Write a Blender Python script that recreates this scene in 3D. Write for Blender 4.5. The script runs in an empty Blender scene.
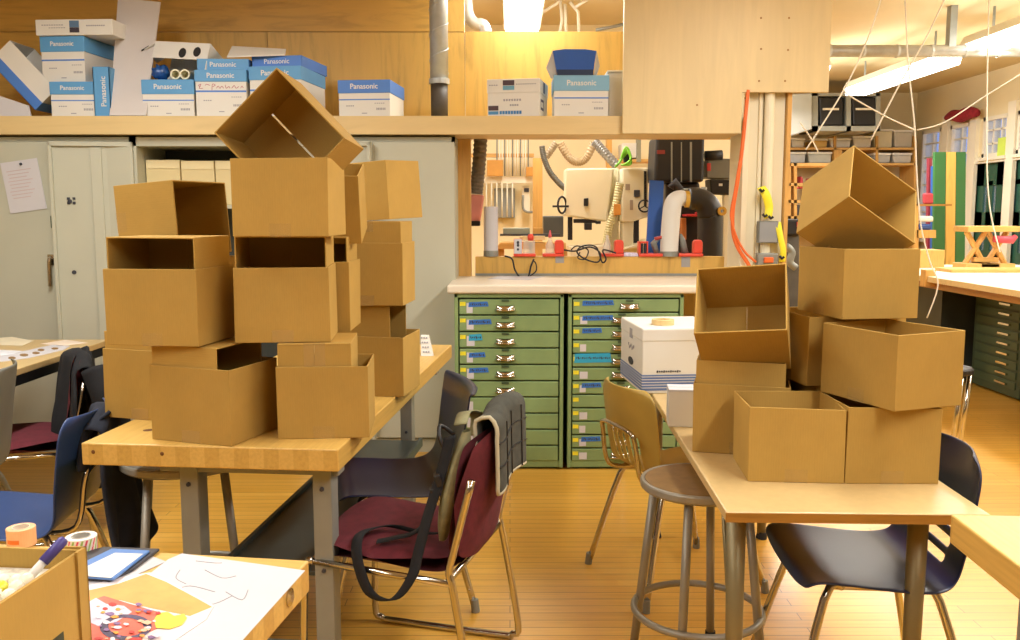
import bpy, bmesh, math, random
from mathutils import Vector, Matrix, Euler

# ------------------------------------------------------------------ camera, world, lights, exposure
SC = bpy.context.scene
COL = SC.collection
CAM_H = 1.4
FPX = 900.0                       # focal length in pixels of a 1020 x 640 frame
PITCH = math.atan(108 / 900)
cam_d = bpy.data.cameras.new('camera'); cam_d.sensor_width = 36; cam_d.lens = 36 * FPX / 1020
cam = bpy.data.objects.new('camera', cam_d); COL.objects.link(cam)
cam.location = (0, 0, CAM_H); cam.rotation_euler = (math.pi / 2 - PITCH, 0, 0)
cam_d.clip_start = 0.05; cam_d.clip_end = 60
SC.camera = cam
W = bpy.data.worlds.new('world'); SC.world = W; W.use_nodes = True
W.node_tree.nodes['Background'].inputs[0].default_value = (0.30, 0.45, 0.95, 1)
W.node_tree.nodes['Background'].inputs[1].default_value = 0.9
SC.view_settings.view_transform = 'Standard'; SC.view_settings.look = 'None'
SC.view_settings.gamma = 1; SC.view_settings.use_curve_mapping = False
SC.view_settings.exposure = 0.04
LAMP_COL = (1.0, 0.985, 0.93)
LAMP_W = 58.0                     # watts of each fluorescent fixture over the near room
def area(name, loc, sx, sy, power, rot=(0, 0, 0), col=LAMP_COL):
    d = bpy.data.lights.new(name, 'AREA'); d.shape = 'RECTANGLE'; d.size = sx; d.size_y = sy
    d.energy = power; d.color = col
    o = bpy.data.objects.new(name, d); COL.objects.link(o); o.location = loc; o.rotation_euler = rot
    return o
CEIL = 3.2
# (x, y0, y1, watts): rows of strip fixtures running away from the camera
LAMPS = [(-1.9, -1.2, 1.2, LAMP_W * 0.8), (-1.9, 1.7, 4.1, LAMP_W), (1.5, -1.2, 1.2, LAMP_W), (1.5, 1.6, 4.0, LAMP_W * 0.95),
         (4.27, 3.2, 5.6, LAMP_W), (4.27, 6.1, 8.5, LAMP_W), (4.27, 9.0, 11.4, LAMP_W * 0.9),
         (0.10, 5.35, 7.75, LAMP_W * 0.85), (-2.6, 6.2, 8.6, LAMP_W * 0.6), (3.2, 9.6, 12.0, LAMP_W)]  # last fixture is added to brighten the far end wall
for lx, ly0, ly1, lw in LAMPS:
    area('fluorescent_light', (lx, (ly0 + ly1) / 2, 2.80), 0.26, ly1 - ly0, lw)
    if lx > 3 or ly0 > 5:      # uplights added here to brighten the ceiling and upper walls
        area('fill_uplight', (lx, (ly0 + ly1) / 2, 3.0), 0.2, ly1 - ly0, 4.0, (math.pi, 0, 0))
        for sgn in (-1, 1):    # sideways fill lights added to brighten the walls
            area('fill_sidelight', (lx + sgn * 0.17, (ly0 + ly1) / 2, 2.9), 0.1, ly1 - ly0, 11.0, (0, -sgn * math.pi / 2, 0))

# ------------------------------------------------------------------ helpers
_c, _s = math.cos(PITCH), math.sin(PITCH)
def ray(px, py):
    a = (px - 510) / FPX; b = (320 - py) / FPX
    return Vector((a, _c + b * _s, -_s + b * _c))
def at(px, py, Y):
    r = ray(px, py); t = Y / r.y
    return Vector((r.x * t, Y, CAM_H + r.z * t))
def atz(px, py, z):
    r = ray(px, py); t = (z - CAM_H) / r.z
    return Vector((r.x * t, r.y * t, z))
def atx(px, py, X):
    r = ray(px, py); t = X / r.x
    return Vector((X, r.y * t, CAM_H + r.z * t))
R = math.radians

def srgb(h):
    if isinstance(h, str):
        h = h.lstrip('#'); h = [int(h[i:i + 2], 16) / 255 for i in (0, 2, 4)]
    return tuple((c / 12.92 if c <= 0.04045 else ((c + 0.055) / 1.055) ** 2.4) for c in h) + (1,)

def chain(o):
    m = Matrix.Identity(4)
    while o is not None:
        m = o.matrix_basis @ m; o = o.parent
    return m

class MB:
    def __init__(self): self.bm = bmesh.new()
    def _add(self, vs, fs):
        v = [self.bm.verts.new(p) for p in vs]
        for f in fs:
            try: self.bm.faces.new([v[i] for i in f])
            except ValueError: pass
        return self
    def box(self, c, s, rot=None):
        c = Vector(c); h = Vector(s) / 2
        m = Euler(rot).to_matrix() if rot is not None and not isinstance(rot, Matrix) else rot
        vs = []
        for z in (-1, 1):
            for x, y in ((-1, -1), (1, -1), (1, 1), (-1, 1)):
                p = Vector((x * h.x, y * h.y, z * h.z))
                vs.append(c + (m @ p if m else p))
        return self._add(vs, [(0, 3, 2, 1), (4, 5, 6, 7), (0, 1, 5, 4), (1, 2, 6, 5), (2, 3, 7, 6), (3, 0, 4, 7)])
    def boxr(self, x0, x1, y0, y1, z0, z1):
        return self.box(((x0 + x1) / 2, (y0 + y1) / 2, (z0 + z1) / 2), (x1 - x0, y1 - y0, z1 - z0))
    def tube(self, pts, r, seg=10, closed=False, caps=True, sub=0):
        pts = [Vector(p) for p in pts]
        rs = list(r) if isinstance(r, (list, tuple)) else [r] * len(pts)
        if sub:
            pts, rs = smooth_path(pts, rs, sub, closed)
        n = len(pts); rings = []; prev = None
        for i in range(n):
            a = pts[i - 1] if (i > 0 or closed) else pts[i]
            b = pts[(i + 1) % n] if (i < n - 1 or closed) else pts[i]
            t = (b - a)
            t = t.normalized() if t.length > 1e-9 else Vector((0, 0, 1))
            if prev is None:
                u = t.orthogonal().normalized()
            else:
                u = prev - t * prev.dot(t)
                u = u.normalized() if u.length > 1e-6 else t.orthogonal().normalized()
            prev = u; w = t.cross(u)
            rings.append([self.bm.verts.new(pts[i] + (u * math.cos(2 * math.pi * k / seg) + w * math.sin(2 * math.pi * k / seg)) * rs[i]) for k in range(seg)])
        for i in range(n if closed else n - 1):
            A, B = rings[i], rings[(i + 1) % n]
            off = 0
            if closed and i == n - 1:
                off = min(range(seg), key=lambda q: (A[0].co - B[q].co).length)
            for k in range(seg):
                self.bm.faces.new((A[k], A[(k + 1) % seg], B[(k + 1 + off) % seg], B[(k + off) % seg]))
        if caps and not closed:
            self.bm.faces.new(list(reversed(rings[0]))); self.bm.faces.new(rings[-1])
        return self
    def lathe(self, prof, seg=24, c=(0, 0, 0), m=None, close=False):
        c = Vector(c); rings = []
        for r, z in prof:
            rg = []
            for k in range(seg):
                a = 2 * math.pi * k / seg
                p = Vector((max(r, 1e-5) * math.cos(a), max(r, 1e-5) * math.sin(a), z))
                rg.append(self.bm.verts.new(c + (m @ p if m else p)))
            rings.append(rg)
        n = len(rings)
        for i in range(n if close else n - 1):
            A, B = rings[i], rings[(i + 1) % n]
            for k in range(seg):
                self.bm.faces.new((A[k], A[(k + 1) % seg], B[(k + 1) % seg], B[k]))
        if not close:
            self.bm.faces.new(list(reversed(rings[0]))); self.bm.faces.new(rings[-1])
        return self
    def prism(self, poly, vec):
        poly = [Vector(p) for p in poly]; vec = Vector(vec); n = len(poly)
        vs = poly + [p + vec for p in poly]
        fs = [tuple(range(n)), tuple(range(2 * n - 1, n - 1, -1))]
        for i in range(n): fs.append((i, i + n, (i + 1) % n + n, (i + 1) % n))
        return self._add(vs, fs)
    def pprism(self, px, Y, depth):                 # an outline at distance Y with real depth behind it
        return self.prism([at(x, y, Y) for x, y in px], (0, depth, 0))
    def prect(self, x0, y0, x1, y1, Y, depth):
        return self.pprism([(x0, y1), (x1, y1), (x1, y0), (x0, y0)], Y, depth)
    def grid(self, f, nu, nv, keep=None):
        v = [[self.bm.verts.new(f(i / nu, j / nv)) for j in range(nv + 1)] for i in range(nu + 1)]
        for i in range(nu):
            for j in range(nv):
                if keep is None or keep(i, j):
                    self.bm.faces.new((v[i][j], v[i + 1][j], v[i + 1][j + 1], v[i][j + 1]))
        loose = [q for q in self.bm.verts if not q.link_faces]
        for q in loose: self.bm.verts.remove(q)
        return self
    def ball(self, c, r, seg=12, sc=(1, 1, 1)):
        m = Matrix.Translation(Vector(c)) @ Matrix.Diagonal((r * sc[0], r * sc[1], r * sc[2], 1))
        bmesh.ops.create_uvsphere(self.bm, u_segments=seg, v_segments=max(6, seg // 2), radius=1, matrix=m)
        return self
    def build(self, name, mat, parent=None, smooth=False, bevel=0, solid=0, sub=0, xf=None, recenter=True, seg=2):
        bm = self.bm
        if xf is not None: bmesh.ops.transform(bm, matrix=xf, verts=bm.verts)
        bmesh.ops.recalc_face_normals(bm, faces=bm.faces)
        loc = Vector((0, 0, 0))
        if parent is not None:
            bmesh.ops.transform(bm, matrix=chain(parent).inverted(), verts=bm.verts)
        elif recenter and bm.verts:
            lo = Vector([min(v.co[k] for v in bm.verts) for k in range(3)])
            hi = Vector([max(v.co[k] for v in bm.verts) for k in range(3)])
            loc = Vector(((lo.x + hi.x) / 2, (lo.y + hi.y) / 2, lo.z))
            bmesh.ops.translate(bm, vec=-loc, verts=bm.verts)
        me = bpy.data.meshes.new(name); bm.to_mesh(me); bm.free()
        o = bpy.data.objects.new(name, me); COL.objects.link(o)
        if parent is not None: o.parent = parent
        else: o.location = loc
        if mat is not None: me.materials.append(mat)
        if smooth:
            for p in me.polygons: p.use_smooth = True
        if solid:
            s = o.modifiers.new('solidify', 'SOLIDIFY'); s.thickness = solid; s.offset = 0
        if bevel:
            b = o.modifiers.new('bevel', 'BEVEL'); b.width = bevel; b.segments = seg; b.limit_method = 'ANGLE'
        if sub:
            s = o.modifiers.new('subd', 'SUBSURF'); s.levels = sub; s.render_levels = sub
        return o

def smooth_path(pts, rs, sub, closed=False):
    n = len(pts); out = []; ro = []
    rng = range(n if closed else n - 1)
    for i in rng:
        p0 = pts[(i - 1) % n] if (closed or i > 0) else pts[i]
        p1 = pts[i]; p2 = pts[(i + 1) % n]
        p3 = pts[(i + 2) % n] if (closed or i + 2 < n) else p2
        for k in range(sub):
            t = k / sub
            out.append(0.5 * ((2 * p1) + (p2 - p0) * t + (2 * p0 - 5 * p1 + 4 * p2 - p3) * t * t + (3 * p1 - p0 - 3 * p2 + p3) * t ** 3))
            ro.append(rs[i] * (1 - t) + rs[(i + 1) % n] * t)
    if not closed: out.append(pts[-1]); ro.append(rs[-1])
    return out, ro

def tag(o, label, cat, group=None, kind=None):
    o['label'] = label; o['category'] = cat
    if group: o['group'] = group
    if kind: o['kind'] = kind
    return o
def thing(name, label, cat, loc=(0, 0, 0), rotz=0, group=None):
    o = bpy.data.objects.new(name, None); COL.objects.link(o)
    o.location = loc; o.rotation_euler = (0, 0, rotz); o.empty_display_size = 0.1
    return tag(o, label, cat, group)
def struct(o, label=None, cat=None):
    o['kind'] = 'structure'
    if label: o['label'] = label
    if cat: o['category'] = cat
    return o
def copy_tree(o, parent=None):
    c = o.copy(); COL.objects.link(c)
    if parent is not None: c.parent = parent
    for ch in list(o.children): copy_tree(ch, c)
    return c

# ------------------------------------------------------------------ materials
def nodes(name):
    m = bpy.data.materials.new(name); m.use_nodes = True
    nt = m.node_tree; b = nt.nodes['Principled BSDF']
    return m, nt, b
def N(nt, t, **kw):
    n = nt.nodes.new(t)
    for k, v in kw.items(): setattr(n, k, v)
    return n
def coords(nt, scale=(1, 1, 1), rot=(0, 0, 0), kind='Object', loc=(0, 0, 0)):
    tc = N(nt, 'ShaderNodeTexCoord'); mp = N(nt, 'ShaderNodeMapping')
    mp.inputs['Scale'].default_value = scale; mp.inputs['Rotation'].default_value = rot; mp.inputs['Location'].default_value = loc
    nt.links.new(tc.outputs[kind], mp.inputs[0]); return mp.outputs[0]
def mixc(nt, fac, a, b, blend='MIX'):
    m = N(nt, 'ShaderNodeMix', data_type='RGBA', blend_type=blend)
    for sock, v in ((m.inputs[0], fac), (m.inputs[6], a), (m.inputs[7], b)):
        if isinstance(v, (int, float, tuple)): sock.default_value = v
        else: nt.links.new(v, sock)
    return m.outputs[2]
def ramp(nt, inp, stops):
    r = N(nt, 'ShaderNodeValToRGB'); e = r.color_ramp.elements
    e[0].position, e[0].color = stops[0][0], stops[0][1]
    e[1].position, e[1].color = stops[-1][0], stops[-1][1]
    for p, c in stops[1:-1]:
        k = e.new(p); k.color = c
    nt.links.new(inp, r.inputs[0]); return r.outputs[0]
def noise(nt, vec, scale, detail=4, rough=0.55, dist=0):
    n = N(nt, 'ShaderNodeTexNoise'); n.inputs['Scale'].default_value = scale; n.inputs['Detail'].default_value = detail
    n.inputs['Roughness'].default_value = rough; n.inputs['Distortion'].default_value = dist
    nt.links.new(vec, n.inputs['Vector']); return n.outputs['Fac']
def bump(nt, b, h, strength=0.2, dist=0.002):
    n = N(nt, 'ShaderNodeBump'); n.inputs['Strength'].default_value = strength; n.inputs['Distance'].default_value = dist
    nt.links.new(h, n.inputs['Height']); nt.links.new(n.outputs[0], b.inputs['Normal'])
def dim(c, k): return tuple(x * k for x in c[:3]) + (1,)
_mc = {}
def paint(hexc, rough=0.5, metal=0.0, var=0.08, scale=6, bmp=0.0, bscale=200, stretch=(1, 1, 1), coat=0, name=None):
    key = (hexc, rough, metal, var, scale, bmp, bscale, stretch, coat)
    if key in _mc: return _mc[key]
    m, nt, b = nodes(name or 'paint_' + hexc.lstrip('#')); c = srgb(hexc)
    v = coords(nt, stretch); f = noise(nt, v, scale)
    col = ramp(nt, f, [(0.3, dim(c, 1 - var)), (0.7, dim(c, 1 + var))])
    nt.links.new(col, b.inputs['Base Color'])
    b.inputs['Roughness'].default_value = rough; b.inputs['Metallic'].default_value = metal
    if coat: b.inputs['Coat Weight'].default_value = coat
    if bmp: bump(nt, b, noise(nt, v, bscale, 2), bmp)
    _mc[key] = m; return m
def cardboard(hexc, name):
    m, nt, b = nodes(name); c = srgb(hexc)
    oi = N(nt, 'ShaderNodeObjectInfo')
    v = coords(nt); f = noise(nt, v, 7, 5); fib = noise(nt, coords(nt, (300, 300, 40)), 1, 3)
    fl = N(nt, 'ShaderNodeTexWave', wave_type='BANDS', bands_direction='X'); fl.inputs['Scale'].default_value = 48; fl.inputs['Distortion'].default_value = 0.6
    nt.links.new(v, fl.inputs['Vector'])
    col = ramp(nt, f, [(0.25, dim(c, 0.90)), (0.75, dim(c, 1.08))])
    col = mixc(nt, 0.10, col, ramp(nt, fib, [(0.3, dim(c, 0.7)), (0.7, dim(c, 1.3))]))
    col = mixc(nt, 0.05, col, ramp(nt, fl.outputs['Fac'], [(0, dim(c, 0.75)), (1, dim(c, 1.2))]))
    hsv = N(nt, 'ShaderNodeHueSaturation')
    mr = N(nt, 'ShaderNodeMapRange'); mr.inputs['To Min'].default_value = 0.93; mr.inputs['To Max'].default_value = 1.07
    nt.links.new(oi.outputs['Random'], mr.inputs[0]); nt.links.new(mr.outputs[0], hsv.inputs['Value'])
    nt.links.new(col, hsv.inputs['Color']); nt.links.new(hsv.outputs[0], b.inputs['Base Color'])
    b.inputs['Roughness'].default_value = 0.78; b.inputs['Specular IOR Level'].default_value = 0.25
    bump(nt, b, fl.outputs['Fac'], 0.05, 0.001)
    return m
def strips(name, ca, cb, line, length, width, rough=0.35, axis='x', grain=0.35, mortar=0.0012, coat=0.0, vary=1.0):
    """wood strips running along local x (or y), seen from above"""
    m, nt, b = nodes(name)
    v = coords(nt, rot=(0, 0, 0 if axis == 'x' else R(90)))
    br = N(nt, 'ShaderNodeTexBrick'); br.offset = 0.37; br.offset_frequency = 2; br.squash = 1
    br.inputs['Color1'].default_value = srgb(ca); br.inputs['Color2'].default_value = srgb(cb); br.inputs['Mortar'].default_value = srgb(line)
    br.inputs['Scale'].default_value = 1; br.inputs['Mortar Size'].default_value = mortar; br.inputs['Brick Width'].default_value = length; br.inputs['Row Height'].default_value = width
    br.inputs['Bias'].default_value = 0; nt.links.new(v, br.inputs['Vector'])
    g = noise(nt, coords(nt, (2.5, 60, 60) if axis == 'x' else (60, 2.5, 60)), 1.6, 5, 0.6, 0.4)
    gc = ramp(nt, g, [(0.25, (0.62, 0.55, 0.45, 1)), (0.6, (1, 1, 1, 1)), (0.8, (1.0, 1.0, 0.98, 1))])
    col = mixc(nt, grain, br.outputs['Color'], gc, 'MULTIPLY')
    big = noise(nt, v, 0.9, 2)
    col = mixc(nt, 0.5, col, ramp(nt, big, [(0.3, (0.82, 0.8, 0.76, 1)), (0.7, (1, 1, 1, 1))]), 'MULTIPLY')
    nt.links.new(col, b.inputs['Base Color']); b.inputs['Roughness'].default_value = rough
    if coat: b.inputs['Coat Weight'].default_value = coat; b.inputs['Coat Roughness'].default_value = 0.15
    return m
def woodgrain(name, hexc, dark=0.72, scale=(3, 3, 40), rough=0.5, amt=1.0):
    """scale is small along the grain and large across it"""
    m, nt, b = nodes(name); c = srgb(hexc)
    v = coords(nt, scale); f = noise(nt, v, 1.0, 6, 0.6, 1.2)
    f2 = noise(nt, coords(nt), 1.2, 2)
    col = ramp(nt, f, [(0.28, dim(c, dark)), (0.5, c), (0.75, dim(c, 1.08))])
    col = mixc(nt, 0.4, col, ramp(nt, f2, [(0.3, (0.85, 0.8, 0.72, 1)), (0.7, (1, 1, 1, 1))]), 'MULTIPLY')
    nt.links.new(col, b.inputs['Base Color']); b.inputs['Roughness'].default_value = rough
    return m
def fabric(hexc, name=None, scale=350):
    return paint(hexc, 0.92, 0, 0.22, 30, 0.35, scale, name=name)
def emit(name, col, strength):
    m, nt, b = nodes(name); b.inputs['Base Color'].default_value = col
    b.inputs['Emission Color'].default_value = col; b.inputs['Emission Strength'].default_value = strength
    return m
def clear(name, hexc, alpha=0.35, rough=0.15):
    m, nt, b = nodes(name); b.inputs['Base Color'].default_value = srgb(hexc); b.inputs['Roughness'].default_value = rough
    b.inputs['Alpha'].default_value = alpha; return m

M = {}
M['card'] = cardboard('#b4914a', 'cardboard')
M['tape'] = clear('packing_tape', '#d8b880', 0.13, 0.06)
M['floor'] = strips('floor_strips', '#ebb650', '#e0a840', '#9c7020', 1.6, 0.057, 0.32, 'x', 0.45, 0.0016, 0.12)
M['bench'] = strips('butcher_block', '#dfb865', '#ddb562', '#d2aa58', 0.55, 0.042, 0.4, 'y', 0.45, 0.0003)
M['benchx'] = strips('butcher_block_cross', '#dfba6c', '#dbb465', '#cda458', 0.55, 0.042, 0.4, 'x', 0.45, 0.0003)
M['ply'] = woodgrain('orange_plywood', '#d4a752', 0.72, (2.2, 2.2, 14), 0.5)
M['plyv'] = woodgrain('orange_plywood_upright', '#d8ae5a', 0.74, (12, 12, 1.6), 0.5)
M['pale'] = woodgrain('pale_plywood', '#dcc898', 0.93, (10, 10, 1.2), 0.5)
M['palex'] = woodgrain('pale_plywood_level', '#d9c08a', 0.9, (1.2, 10, 10), 0.5)
M['pine'] = woodgrain('pine_stud', '#d4a55a', 0.75, (25, 25, 2), 0.55)
M['pinex'] = woodgrain('pine_board', '#d8ab62', 0.78, (2, 25, 25), 0.55)
M['laminate'] = paint('#ccb07a', 0.35, 0, 0.05, 40, name='table_laminate')
M['edge'] = woodgrain('table_edge', '#a5742f', 0.75, (4, 4, 40), 0.4)
M['cream'] = paint('#e6d9b4', 0.6, 0, 0.03, 1.5, name='cream_wall_paint')
M['ceil'] = paint('#cfbd92', 0.8, 0, 0.03, 2, name='ceiling_paint')
M['locker'] = paint('#babbaa', 0.42, 0, 0.03, 3, name='grey_locker_paint')
M['lockshade'] = paint('#4c4e48', 0.6, 0, 0.05, 3, name='locker_inside_shade')  # locker grey darkened in the colour to stand for inside shade
M['green'] = paint('#829c6a', 0.42, 0, 0.10, 5, name='green_cabinet_paint')
M['greendk'] = paint('#3f5238', 0.5, 0, 0.10, 5, name='dark_green_paint')
M['counter'] = paint('#e4dccb', 0.4, 0, 0.03, 4, name='counter_laminate')
M['chrome'] = paint('#c8c4bc', 0.16, 1.0, 0.03, 4, name='chrome')
M['brassy'] = paint('#857a58', 0.42, 0.35, 0.06, 6, name='bronze_tube')
M['steel'] = paint('#8f928c', 0.5, 0.35, 0.08, 8, name='grey_steel')
M['stool'] = paint('#9a968a', 0.42, 0.3, 0.08, 8, name='stool_enamel')
M['galv'] = paint('#b6b8b4', 0.4, 0.35, 0.12, 12, name='galvanised_steel')
M['black'] = paint('#17171a', 0.5, 0, 0.15, 8, name='black_plastic')
M['rubber'] = paint('#202022', 0.8, 0, 0.15, 8, name='black_rubber')
M['blackfab'] = fabric('#17181c', 'black_cloth')
M['white'] = paint('#dcdad4', 0.6, 0, 0.02, 5, name='white_card')
M['paper'] = paint('#cbcad0', 0.75, 0, 0.02, 5, name='white_paper')
M['lid'] = paint('#5b9bd0', 0.55, 0, 0.05, 5, name='blue_lid')
M['lid2'] = paint('#4c7fd0', 0.55, 0, 0.05, 5, name='deeper_blue_lid')
M['blue'] = paint('#2456a8', 0.5, 0, 0.08, 5, name='blue_card')
M['bluetape'] = paint('#2f6fc4', 0.6, 0, 0.10, 20, name='blue_masking_tape')
M['cyantape'] = paint('#2c9fc8', 0.6, 0, 0.12, 20, name='light_blue_masking_tape')
M['yellow'] = paint('#e8dc30', 0.6, 0, 0.08, 20, name='yellow_sticker')
M['red'] = paint('#e04a34', 0.4, 0, 0.06, 8, name='red_plastic')
M['navy'] = paint('#141f40', 0.34, 0, 0.10, 5, 0.10, 500, name='navy_plastic')
M['blueplas'] = paint('#2c4578', 0.38, 0, 0.10, 5, 0.10, 500, name='blue_plastic')
M['olive'] = paint('#b89c4c', 0.4, 0, 0.08, 6, 0.06, 400, name='mustard_plastic')
M['maroon'] = fabric('#5f1c27', 'maroon_cloth')
M['grayplas'] = paint('#777a76', 0.5, 0, 0.08, 6, name='grey_plastic')
M['ink'] = paint('#3a3c44', 0.7, 0, 0.05, 5, name='dark_ink')
M['greyink'] = paint('#9a9aa2', 0.7, 0, 0.05, 5, name='grey_ink')
M['orange'] = paint('#e06a2c', 0.5, 0, 0.06, 8, name='orange_rubber')
M['machine'] = paint('#e6dfc4', 0.45, 0, 0.03, 3, name='cream_machine_enamel')
M['lamp'] = emit('fluorescent_diffuser', (1.0, 0.96, 0.88, 1), 6.0)
M['lampoff'] = paint('#d8d2c2', 0.4, 0, 0.03, 3, name='lamp_housing')
M['glass'] = emit('window_daylight', srgb('#9db4e0'), 0.55)
M['glass'] = clear('window_glass', '#dfe8f4', 0.12, 0.02)
# ------------------------------------------------------------------ the setting
XL, XR, YN, YF = -4.0, 6.2, -3.0, 14.0
struct(MB().boxr(XL, XR, YN, YF, -0.05, 0).build('floor', M['floor'], recenter=False))
struct(MB().boxr(XL, XR, YN, YF, CEIL, CEIL + 0.05).build('ceiling', M['ceil'], recenter=False))
struct(MB().boxr(XL - 0.1, XL, YN, YF, 0, CEIL).build('wall_left', paint('#9a8a68', .7, 0, .05, 1, name='brown_wall'), recenter=False))
struct(MB().boxr(XL, XR, YN - 0.1, YN, 0, CEIL).build('wall_near', paint('#8a7a5c', .7, 0, .05, 1, name='dark_wall'), recenter=False))
struct(MB().boxr(XL, XR, YF, YF + 0.1, 0, CEIL).build('wall_far', M['cream'], recenter=False))
struct(MB().boxr(XL, 2.6, 9.0, 9.1, 0, CEIL).build('wall_back', M['cream'], recenter=False))
# right wall with three window openings and a doorway, as y/z rectangles
def ydist(px): return atx(px, 200, XR).y
OPEN = [('window', ydist(939.5), ydist(920.5), 1.0, 2.6), ('window', ydist(968), ydist(948.5), 1.0, 2.6),
        ('window', ydist(1006), ydist(981), 2.10, 2.62), ('window', ydist(1040), ydist(1015), 2.10, 2.62)]
DY0, DY1 = ydist(1030), ydist(974)
def wall_with_holes(name, holes, mat):
    ys = sorted({YN, YF} | {h[0] for h in holes} | {h[1] for h in holes}); mb = MB()
    for a, b in zip(ys, ys[1:]):
        mid = (a + b) / 2; cuts = sorted([(h[2], h[3]) for h in holes if h[0] < mid < h[1]]); z = 0
        for z0, z1 in cuts:
            if z0 > z + 1e-4: mb.boxr(XR, XR + 0.2, a, b, z, z0)
            z = z1
        mb.boxr(XR, XR + 0.2, a, b, z, CEIL)
    return struct(mb.build(name, mat, recenter=False))
wall_with_holes('wall_right', [(o[1], o[2], o[3], o[4]) for o in OPEN] + [(DY0, DY1, 0, 2.03)], M['cream'])
M['winframe'] = paint('#e8e2d0', 0.5, 0, 0.02, 5, name='white_window_frame')
for n, (_, y0, y1, z0, z1) in enumerate(OPEN):
    w = struct(thing('window_%d' % (n + 1), 'multi-pane white wooden window', 'window', (XR, (y0 + y1) / 2, z0)))
    del w['label'], w['category']
    fr = MB(); t = 0.05
    fr.boxr(XR - .03, XR + .08, y0, y0 + t, z0, z1).boxr(XR - .03, XR + .08, y1 - t, y1, z0, z1)
    fr.boxr(XR - .03, XR + .08, y0, y1, z0, z0 + t).boxr(XR - .03, XR + .08, y0, y1, z1 - t, z1)
    cols = 3 if n > 1 else 2; rows = max(2, round((z1 - z0) / 0.19))
    for k in range(1, cols): fr.boxr(XR, XR + .04, y0 + (y1 - y0) * k / cols - .012, y0 + (y1 - y0) * k / cols + .012, z0, z1)
    for k in range(1, rows): fr.boxr(XR, XR + .04, y0, y1, z0 + (z1 - z0) * k / rows - .012, z0 + (z1 - z0) * k / rows + .012)
    fr.build('window_frame', M['winframe'], w)
    MB().boxr(XR + .015, XR + .02, y0, y1, z0, z1).build('pane', M['glass'], w)
    MB().boxr(XR - .07, XR + .05, y0 - .03, y1 + .03, z0 - .04, z0).build('window_sill', M['winframe'], w)
d = struct(thing('door_1', 'dark green glazed double door', 'door', (XR, (DY0 + DY1) / 2, 0))); del d['label'], d['category']
M['doorgreen'] = paint('#2c5544', 0.35, 0, 0.1, 4, name='dark_green_door_paint')
ym = (DY0 + DY1) / 2
for a, b in ((DY0, ym - .005), (ym + .005, DY1)):
    lf = MB(); st = 0.17
    lf.boxr(XR + .03, XR + .08, a, a + st, 0, 2.03).boxr(XR + .03, XR + .08, b - st, b, 0, 2.03)
    for z0, z1 in ((0, .9), (1.22, 1.40), (1.74, 2.03)): lf.boxr(XR + .03, XR + .08, a, b, z0, z1)
    lf.boxr(XR + .03, XR + .08, (a + b) / 2 - .07, (a + b) / 2 + .07, .9, 1.8)
    leaf = lf.build('door_leaf', M['doorgreen'], d)
    MB().boxr(XR + .05, XR + .056, a + st, b - st, .9, 1.78).build('pane', M['glass'], leaf)
MB().boxr(XR - .03, XR + .02, ym - .15, ym - .09, .95, 1.25).build('push_plate', M['chrome'], d)
MB().boxr(XR - .04, XR + .1, DY1, DY1 + .09, 0, 2.09).boxr(XR - .04, XR + .1, DY0 - .09, DY0, 0, 2.09).boxr(XR - .04, XR + .1, DY0 - .09, DY1 + .09, 2.03, 2.09).build('door_frame', M['winframe'], d)
# pilasters between the windows
for px in (944, 972, 1010):
    y = ydist(px)
    struct(MB().boxr(XR - .05, XR, y - .09, y + .09, 0, 2.75).build('trim_1', M['winframe'], recenter=False))

# plywood partition over the cupboards, deep shelf, pale sheathing panel, posts
SHZ, SHY = 1.93, 5.10
def ply(x0, x1, z0, z1, mat, y=5.8):
    return struct(MB().boxr(x0, x1, y, y + 0.05, z0, z1).build('wall_middle', mat, recenter=False))
ply(-4.0, -2.36, 1.93, 2.515, M['ply']); ply(-2.357, -1.52, 1.93, 2.515, M['plyv']); ply(-1.517, -.48, 1.93, 2.515, M['plyv'])
ply(-4.0, -.48, 2.52, 3.2, M['ply']); ply(-4.0, -.27, 0, 1.93, M['plyv'], 5.86)
ply(-.477, -.285, 1.93, 2.515, M['plyv']); ply(-.477, -.285, 2.52, 3.2, M['plyv'])
ply(-.28, 1.6, 1.86, 2.52, M['plyv'])
struct(MB().boxr(-4, 1.278, SHY, 5.42, 1.83, SHZ).boxr(-4, 1.278, 5.42, 5.8, 1.895, SHZ).build('trim_3', M['palex'], recenter=False))
p = [(.622, 1.832), (1.278, 1.832), (1.278, 2.055), (1.752, 2.055), (1.752, 3.2), (.622, 3.2)]
struct(MB().prism([(x, SHY - .035, z) for x, z in p], (0, .034, 0)).build('wall_panel', M['pale'], recenter=False))
pm = MB()
for px, py in ((761, 18), (789, 18), (761, 49), (788, 50), (759, 81), (785, 81), (697, 105), (745, 98)):
    q = at(px, py, SHY - .035); pm.lathe([(.006, -.001), (.006, .001)], 8, (q.x, SHY - .0355, q.z), Euler((R(90), 0, 0)).to_matrix())
struct(pm.build('trim_4', M['edge'], recenter=False))
struct(MB().boxr(-.324, -.235, 5.425, 5.52, 0, 1.83).build('trim_5', M['pine'], recenter=False))
struct(MB().boxr(-.324, 1.6, 5.56, 5.66, 0, 1.0).build('wall_low', M['plyv'], recenter=False))
# white boxed column right of the opening
cm = MB().boxr(1.30, 1.54, 5.14, 5.4, 0, CEIL).boxr(1.30, 1.33, 5.10, 5.14, 0, CEIL).boxr(1.39, 1.41, 5.12, 5.14, 0, CEIL)
cm.tube([(1.445, 5.115, 1.0), (1.445, 5.115, CEIL)], .028, 14)
struct(cm.build('wall_column', paint('#e4dcc0', .5, 0, .03, 4, name='white_column_paint'), recenter=False, bevel=.003))
struct(MB().boxr(1.542, 1.565, 5.10, 5.42, 0, CEIL).build('trim_6', M['pine'], recenter=False))

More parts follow.
